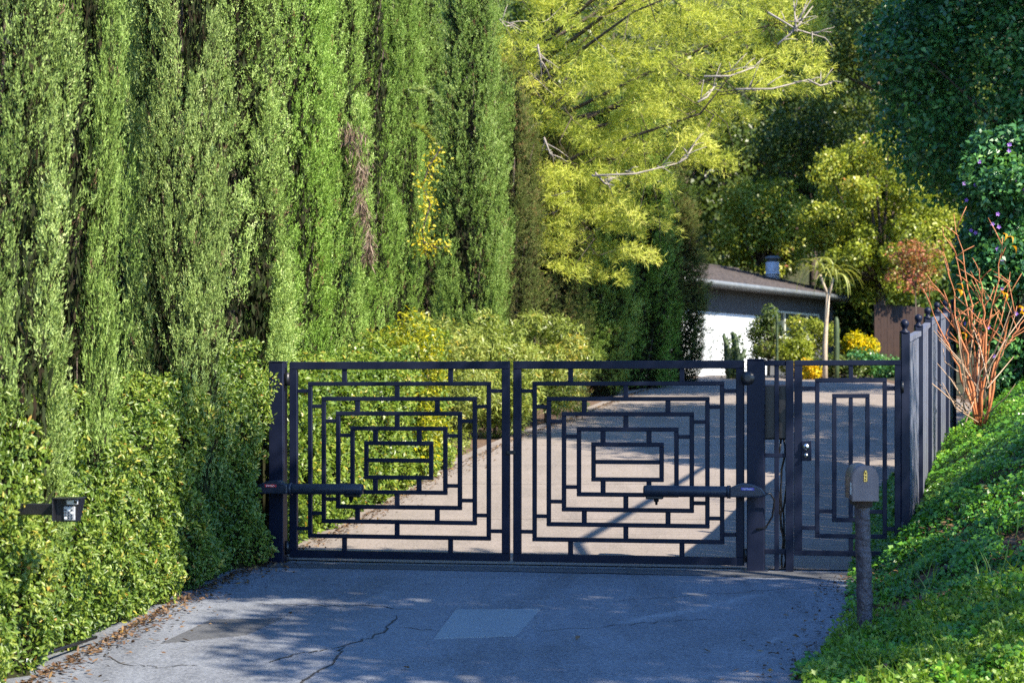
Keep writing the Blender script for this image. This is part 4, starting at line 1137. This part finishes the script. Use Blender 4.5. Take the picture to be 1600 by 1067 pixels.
# prickly branching cactus in front of the garage door
cc = PX(1145, 583, 47.8); rng = np.random.default_rng(111)
ca = empty('branching_cactus', (cc.x, cc.y, float(terr(cc.x, cc.y)))); tag(ca, 'dark branching cactus standing in front of the white garage door', 'cactus')
for k in range(9):
    x0 = rng.uniform(-.18, .18); h = rng.uniform(.7, 1.25); lean = rng.uniform(-.25, .3)
    obj('arm', tubes_me('arm', [([(x0*.4, rng.uniform(-.1, .1), -.1), (x0, rng.uniform(-.1, .1), h*.45), (x0+lean, rng.uniform(-.15, .15), h)], [.07, .085, .05])], 7), M['cactus'], ca)
n = 500; Pp = np.stack([rng.normal(size=n)*.2, rng.normal(size=n)*.12, rng.uniform(.1, 1.2, n)], -1)
V, Qd, T = leaves_vq(Pp, rng.normal(size=Pp.shape)+np.array([0, 0, .4]), rng.normal(size=Pp.shape), rng.uniform(.07, .13, n), rng.uniform(.03, .05, n), rng.uniform(0, .7, n), 'diamond')
obj('leaves', npmesh('leaves', V, Qd, tint=T), M['mid_tree'], ca)
for (u, v0, v1, Y, lab) in ((1307, 585, 495, 47.4, 'single column cactus right of the forked aloe tree'), (1214, 585, 490, 47.2, 'thin pale column cactus in front of the dark leafy shrub')):
    b0 = PX(u, v0, Y); b1 = PX(u+4, v1, Y); g = float(terr(b0.x, Y))
    t_ = empty('column_cactus', (b0.x, Y, g)); tag(t_, lab, 'cactus', 'column cacti')
    rr = .075 if u > 1300 else .035; h = b1.z-g
    m_ = lathe_me('stem', [(rr*.8, -.1), (rr, h*.3), (rr, h*.8), (rr*.8, h*.95), (rr*.3, h)], 12)
    obj('stem', m_, M['cactus'], t_)
    n = 70; aa = rng.uniform(0, 6.28, n); Pp = np.stack([np.cos(aa)*rr, np.sin(aa)*rr, rng.uniform(0, h*.95, n)], -1)
    V, Qd, T = leaves_vq(Pp, np.stack([np.cos(aa), np.sin(aa), .4+0*aa], -1), rng.normal(size=(n, 3)), .05, .012, rng.uniform(.4, 1, n), 'diamond')
    obj('spines', npmesh('spines', V, Qd, tint=T), M['aloe_leaf'], t_)['kind'] = 'stuff'

# forked tree aloe: two rosettes of drooping leaves, each leaf its own piece
Y = 47.0; b0 = PX(1289, 560, Y); g = float(terr(b0.x, Y))
AT = empty('aloe_tree', (b0.x, Y, g)); tag(AT, 'slender forked aloe tree with two drooping leaf rosettes in front of the house', 'tree')
def al(u, v): return PX(u, v, Y)-Vector((b0.x, Y, g))
obj('trunk', tubes_me('trunk', [([Vector((0, 0, -.1)), al(1289, 540), al(1291, 500), al(1294, 458)], [.075, .065, .055, .05]), ([al(1294, 462), al(1287, 445), al(1281, 428)], [.045, .036, .03]), ([al(1294, 462), al(1299, 447), al(1302, 434)], [.045, .036, .03])], 8), M['aloe_trunk'], AT)
rng = np.random.default_rng(121)
def aloe_leaf_me(seed):
    r = np.random.default_rng(seed); V = []; T = []
    n = 7; L = r.uniform(.55, .8); w = .05
    for i in range(n+1):
        t = i/n; x = L*(t*.95-.12*t**3); z = .38*t*1.2-.95*t**2.2*.8
        ww = w*(1-t)**.6*.5+.002
        V += [(x, -ww, z), (x, 0, z-.012), (x, ww, z)]
        T += [r.uniform(.3, .9)]*3
    Qd = []
    for i in range(n):
        for k in range(2): Qd.append((3*i+k, 3*i+k+1, 3*i+k+4, 3*i+k+3))
    return npmesh('leaf', np.array(V), np.array(Qd), tint=np.array(T), smooth=True)
alm = [aloe_leaf_me(s_) for s_ in range(4)]
for m_ in alm: m_.materials.append(M['aloe_leaf'])
for (u, v) in ((1281, 426), (1302, 430)):
    c0 = al(u, v)
    for k in range(22):
        o = obj('leaf', alm[k % 4], None, AT, c0+Vector((0, 0, .02*(k % 5))))
        o.rotation_euler = (0, rng.uniform(-1.0, .35), k*2.39996+rng.uniform(-.2, .2)); q = rng.uniform(.9, 1.35); o.scale = (q, q, q)

# ------------------------------------------------------------------ bare red-stemmed shrub on the bank
rb = PX(1500, 640, 20.0); g = float(terr(rb.x, 20.0))
RS = empty('red_stem_shrub', (rb.x, 20.0, g)); tag(RS, 'leafless shrub of upright orange red stems behind the finial fence', 'shrub')
rng = np.random.default_rng(131)
def rs(u, v, dy=0.0): return PX(u, v, 20.0+dy)-Vector((rb.x, 20.0, g))
stems = [((1533, 640), (1530, 540), (1512, 440), (1490, 335)), ((1530, 640), (1535, 530), (1560, 450), (1567, 370)), ((1528, 640), (1510, 560), (1480, 470), (1450, 430)), ((1532, 640), (1540, 520), (1535, 470), (1530, 420)),
         ((1538, 640), (1560, 560), (1575, 500), (1590, 480)), ((1530, 640), (1500, 540), (1490, 470), (1482, 415)), ((1530, 640), (1545, 540), (1570, 480), (1578, 425)), ((1522, 640), (1520, 560), (1500, 500), (1470, 470)),
         ((1540, 640), (1552, 570), (1580, 530), (1600, 500)), ((1526, 640), (1500, 580), (1470, 520), (1445, 455)), ((1530, 645), (1527, 560), (1532, 500), (1552, 450)), ((1530, 640), (1518, 520), (1495, 400), (1470, 355))]
for k, p in enumerate(stems):
    dy = rng.uniform(-.25, .3)
    ctl = [rs(u, v, dy*i/3) for i, (u, v) in enumerate(p)]; ctl[0].z -= .15; f = rng.uniform(.6, 1.1)
    tt = np.linspace(0, 3, 12); path = [Vector([np.interp(t_, range(4), [c_[j] for c_ in ctl]) for j in range(3)])+Vector(rng.normal(size=3))*.012 for t_ in tt]
    obj('stem', tubes_me('stem', [(path, [float(np.interp(t_, range(4), (.018, .0125, .0085, .0035)))*f*rng.uniform(.85, 1.2) for t_ in tt])], 6), M['stem_red'], RS)
tw = []
for k in range(26):
    u0 = rng.uniform(1485, 1560); v0 = rng.uniform(590, 660); a = rng.uniform(-1.0, .75); L = rng.uniform(60, 170)
    p0_ = rs(u0*.6+1525*.4, v0, rng.uniform(-.4, .3)); p2_ = rs(u0+math.sin(a)*L*.75, v0-math.cos(a)*L*.8, rng.uniform(-.5, .3)); mid = p0_.lerp(p2_, .5)+Vector(rng.normal(size=3))*.05
    tw.append(([p0_, mid, p2_], [.009, .007, .003]))
obj('twigs', tubes_me('twigs', tw, 5), M['stem_tan'], RS)['kind'] = 'stuff'
tw = []
for k in range(60):
    p = stems[k % len(stems)]; t = rng.uniform(.8, 2.9); i = int(t); q = [p[i][j]+(p[i+1][j]-p[i][j])*(t-i) for j in (0, 1)]
    a = rng.uniform(-1.1, 1.1); L = rng.uniform(18, 55); s0 = rs(*q); e = rs(q[0]+math.sin(a)*L, q[1]-math.cos(a)*L, rng.uniform(-.15, .15))
    tw.append(([s0, s0.lerp(e, .5)+Vector((0, 0, .01)), e], [.007, .005, .003]))
obj('side_twigs', tubes_me('side_twigs', tw, 5), M['stem_red'], RS)['kind'] = 'stuff'
def curl_leaf():
    V = []; T = []
    for i in range(6):
        t = i/5; x = .11*math.sin(t*2.2)*.6+.02; z = .05*t-.13*t*t; w = .016*math.sin(math.pi*(t*.86+.1))
        V += [(x, -w, z+.005), (x, 0, z), (x, w, z+.005)]; T += [t, t, t]
    return npmesh('orange_leaf', np.array(V), np.array([(3*i+k, 3*i+k+1, 3*i+k+4, 3*i+k+3) for i in range(5) for k in range(2)]), tint=np.array(T))
cl = curl_leaf(); cl.materials.append(M['orange_leaf'])
for (u, v) in ((1566, 365), (1572, 372), (1578, 385), (1492, 445), (1497, 452), (1490, 455), (1565, 458), (1585, 482), (1592, 490), (1500, 520), (1558, 455), (1590, 478)):
    o = obj('orange_leaf', cl, None, RS, rs(u, v, -.05)); o.rotation_euler = (rng.uniform(-.3, .3), rng.uniform(-.4, .4), rng.uniform(-1, 1)-.3)

# ------------------------------------------------------------------ ivy bank, weeds, litter
rng = np.random.default_rng(141)
n = 215000
Yv = 9.5+(26-9.5)*rng.uniform(0, 1, n)**1.15; xv = xR(Yv)-.06+rng.exponential(1.0, n)*1.5
keep = (xv < np.minimum(xR(Yv)+3.2, Yv*.31+1.0))
fx_ = np.interp(Yv, [15.8, 24.5], [3.36, 5.8])
bare = Lumps(142, 1.1, dim=2)(np.stack([xv*1.5, Yv], -1))
edge = xv-xR(Yv)
keep &= ~((bare > np.where(edge < .6, .0, .62)) & (Yv < 14.8)) 
keep &= ~((edge < .22) & (rng.uniform(size=n) < .75) & (Yv < 15.5))
xv, Yv = xv[keep], Yv[keep]; n = len(xv)
zv = terr(xv, Yv); lumi = Lumps(143, .45)(np.stack([xv, Yv, zv], -1)); hgt = np.clip(.06+.06*lumi, .008, .2)*rng.uniform(.25, 1.1, n)
P = np.stack([xv, Yv, zv+hgt], -1)
N = np.array([-.35, -.3, 1.0])+rng.normal(size=P.shape)*.45
D = rng.normal(size=P.shape); D = D-N*(np.sum(D*N, 1)/np.sum(N*N, 1))[:, None]*.85
T = np.clip(.45+lumi*.2+rng.normal(size=n)*.17, 0, 1)
Ls = rng.uniform(.019, .040, n)*np.where(rng.uniform(size=n) < .18, 1.6, 1.0)
V, Qd, T = leaves_vq(P, D, N, Ls, Ls*rng.uniform(.65, .95, n), T, 'diamond', .18, .1)
iv = obj('ivy_ground_cover', npmesh('ivy_ground_cover', V, Qd, tint=T), M['ivy']); tag(iv, 'dark green ivy carpeting the bank right of the driveway', 'ivy', kind='stuff')
# brighter weeds at the mailbox foot
n = 40000
u_ = rng.uniform(1255, 1640, n); v_ = 990+rng.uniform(0, 1, n)**.8*110
Yw = np.interp(v_, [990, 1067, 1110], [12.9, 10.9, 9.9]); xw = (u_-800)/F*Yw
k = (xw > xR(Yw)+.02)&(Lumps(145, .5, dim=2)(np.stack([xw, Yw], -1)) > -.75); xw, Yw = xw[k], Yw[k]; n = len(xw)
lm = Lumps(144, .35, dim=2)(np.stack([xw, Yw], -1)); hh = np.clip(.09+.07*lm, .01, .22)*rng.uniform(.15, 1, n)
P = np.stack([xw, Yw, terr(xw, Yw)+hh], -1); N = np.array([-.2, -.5, .8])+rng.normal(size=P.shape)*.5; D = rng.normal(size=P.shape)+np.array([0, 0, .5])
Ls = rng.uniform(.018, .042, n)
V, Qd, T = leaves_vq(P, D, N, Ls, Ls*rng.uniform(.4, .75, n), np.clip(.55+rng.normal(size=n)*.22, 0, 1), 'diamond', .2)
wd = obj('weed_patch', npmesh('weed_patch', V, Qd, tint=T), M['grass']); tag(wd, 'bright green weeds around the foot of the mailbox', 'weeds', kind='stuff')
n = 900; uu = rng.uniform(1290, 1610, n); Yw = rng.uniform(10.3, 14.5, n); xw = (uu-800)/F*Yw; k = (xw > xR(Yw)+.08)&(Lumps(146, .7, dim=2)(np.stack([xw, Yw], -1)) > .25); xw, Yw = xw[k], Yw[k]; n = len(xw)
P = np.stack([xw, Yw, terr(xw, Yw)], -1); D = np.array([0, 0, 1.0])+rng.normal(size=P.shape)*.35
V, Qd, T = leaves_vq(P, D, rng.normal(size=P.shape), rng.uniform(.12, .3, n), rng.uniform(.008, .014, n), rng.uniform(.2, 1, n), 'diamond', .1, .25)
gb = obj('tall_grass', npmesh('tall_grass', V, Qd, tint=T), M['grass']); tag(gb, 'loose tall grass blades standing out of the ivy', 'grass', kind='stuff')
# fallen leaves along the edges
n = 5200
Yf = np.concatenate([rng.uniform(10, 16.8, 1500), rng.uniform(17, 46, 2700), rng.uniform(10, 15.5, 1000)])
sdx = np.concatenate([xL(Yf[:4200])+.04+rng.exponential(.09, 4200)-.08, xR(Yf[4200:])+rng.normal(size=1000)*.22+.1])
P = np.stack([sdx, Yf, np.maximum(terr(sdx, Yf)+.03, gz(Yf))+.014], -1)
N = np.array([0, 0, 1.0])+rng.normal(size=P.shape)*.3; D = rng.normal(size=P.shape); D[:, 2] *= .2
V, Qd, T = leaves_vq(P, D, N, rng.uniform(.025, .06, n), rng.uniform(.012, .03, n), rng.uniform(0, 1, n), 'diamond', .35, -.2)
lt = obj('leaf_litter', npmesh('leaf_litter', V, Qd, tint=T), M['litter']); tag(lt, 'brown fallen leaves along the driveway edges', 'leaves', kind='stuff')
n = 6000; Yf = rng.uniform(10.2, 15.5, n); xf = xR(Yf)+rng.uniform(.02, 2.2, n)
P = np.stack([xf, Yf, terr(xf, Yf)+.012], -1); N = np.array([-.3, -.2, 1.0])+rng.normal(size=P.shape)*.35; D = rng.normal(size=P.shape); D[:, 2] *= .25
V, Qd, T = leaves_vq(P, D, N, rng.uniform(.025, .09, n), rng.uniform(.008, .03, n), rng.uniform(0, 1, n), 'diamond', .35, -.2)
lb = obj('bank_litter', npmesh('bank_litter', V, Qd, tint=T), M['litter']); tag(lb, 'dry leaves and twigs on the bare soil of the bank under the ivy', 'leaves', kind='stuff')
# single leaves lying on the asphalt
for k, (u, v) in enumerate(((148, 1023), (110, 1036), (297, 1003), (455, 960), (380, 913), (900, 1000), (1110, 1020), (640, 1045), (230, 985))):
    p = G(u, v); V, Qd, T = leaves_vq(np.zeros((1, 3)), np.array([[1.0, .3*k, .1]]), np.array([[.1, -.2, 1.0]]), .06, .035, np.array([.4+.06*k]), 'leaf6', .3, -.25)
    o = obj('fallen_leaf', npmesh('fallen_leaf', V, Qd, tint=T), M['litter'], None, (p.x, p.y, p.z+.006)); o.rotation_euler = (0, 0, k*1.3)
    tag(o, 'fallen brown leaf on the asphalt, ' + ('nearest the drip pipe', 'beside the hedge foot in the lower left', 'next to the dark asphalt patch', 'between the dark patch and the gate', 'closest to the hedge side gate post', 'right of the pale concrete patch', 'towards the mailbox', 'below the long forked crack', 'between the hedge and the dark patch')[k], 'leaf', 'single leaves on the asphalt')
# irrigation stakes in the ivy
for (u, v0, v1, Y, mat, lab, r0) in ((1478, 936, 903, 13.4, 'black', 'thin black irrigation riser standing in the ivy', .011), (1428, 992, 968, 12.4, 'black', 'short dark stake half hidden behind the bright weeds', .011), (1383, 1070, 1044, 10.9, 'wood_dark', 'small ribbed sprinkler head at the bottom picture edge', .014)):
    p = PX(u, v0, Y); p.z = float(terr(p.x, p.y)); q = PX(u, v1, Y); h = max(.12, q.z-p.z)
    t_ = empty('irrigation_riser', p); tag(t_, lab, 'sprinkler', 'irrigation risers in the bank')
    obj('riser', lathe_me('riser', [(r0*.7, -.05), (r0*.7, h*.7), (r0, h*.7)], 10), M[mat], t_)
    obj('nozzle', lathe_me('nozzle', [(r0, h*.7), (r0*1.15, h*.8), (r0, h*.86), (r0*1.15, h*.92), (r0*.7, h), (0, h)], 10), M[mat], t_)

# ------------------------------------------------------------------ trees on the bank outside the picture, which shade the gate and the apron
def shade_tree(label, base, c, r, ncl, seed, n_each=240, clr=(.5, .9), Lr=(.12, .2), Wr=(.07, .12)):
    return broad_tree('shade_tree', label, base, c, r, ncl, n_each, Lr, Wr, 'mid_tree', seed, clr, 'trees on the bank outside the picture', 'tree', .16)
st1 = shade_tree('spreading tree on the bank that shades the gate', (9.2, 9.4), (5.35, 10.9, 7.2), (2.6, 1.25, .7), 56, 151)
shade_tree('spreading tree on the bank that shades the asphalt apron', (9.0, 7.0), (7.1, 8.2, 7.2), (2.2, 2.9, .8), 80, 154)
shade_tree('thin crowned tree on the bank that dapples the ivy', (12.0, 11.4), (10.3, 11.6, 7.4), (1.5, 1.0, .6), 17, 155, 170)
# unseen straight limb, added to throw the diagonal shadow line on the drive
l0, l1 = G(900, 850), G(1100, 730); kk = 5.0/S.z
l0 = l0+S*kk; l1 = l1+S*(kk*.96)
obj('shadow_limb', tubes_me('shadow_limb', [([Vector((-.1, .1, 3.2)), l0-(l1-l0)*.12-st1.location+Vector((.2, 0, -.1)), l0-st1.location, l0.lerp(l1, .5)-st1.location, l1-st1.location], [.10, .06, .05, .045, .04])], 8), M['bark'], st1)
shade_tree('tall tree on the bank that shades the middle of the drive', (12.4, 26.5), (12.3, 25.6, 9.6), (4.3, 6.3, 1.1), 330, 152, 150)
shade_tree('tall tree on the bank that shades the top of the drive', (15.5, 35.5), (11.6, 36.8, 11.8), (3.8, 3.8, 1.5), 170, 156, 230)
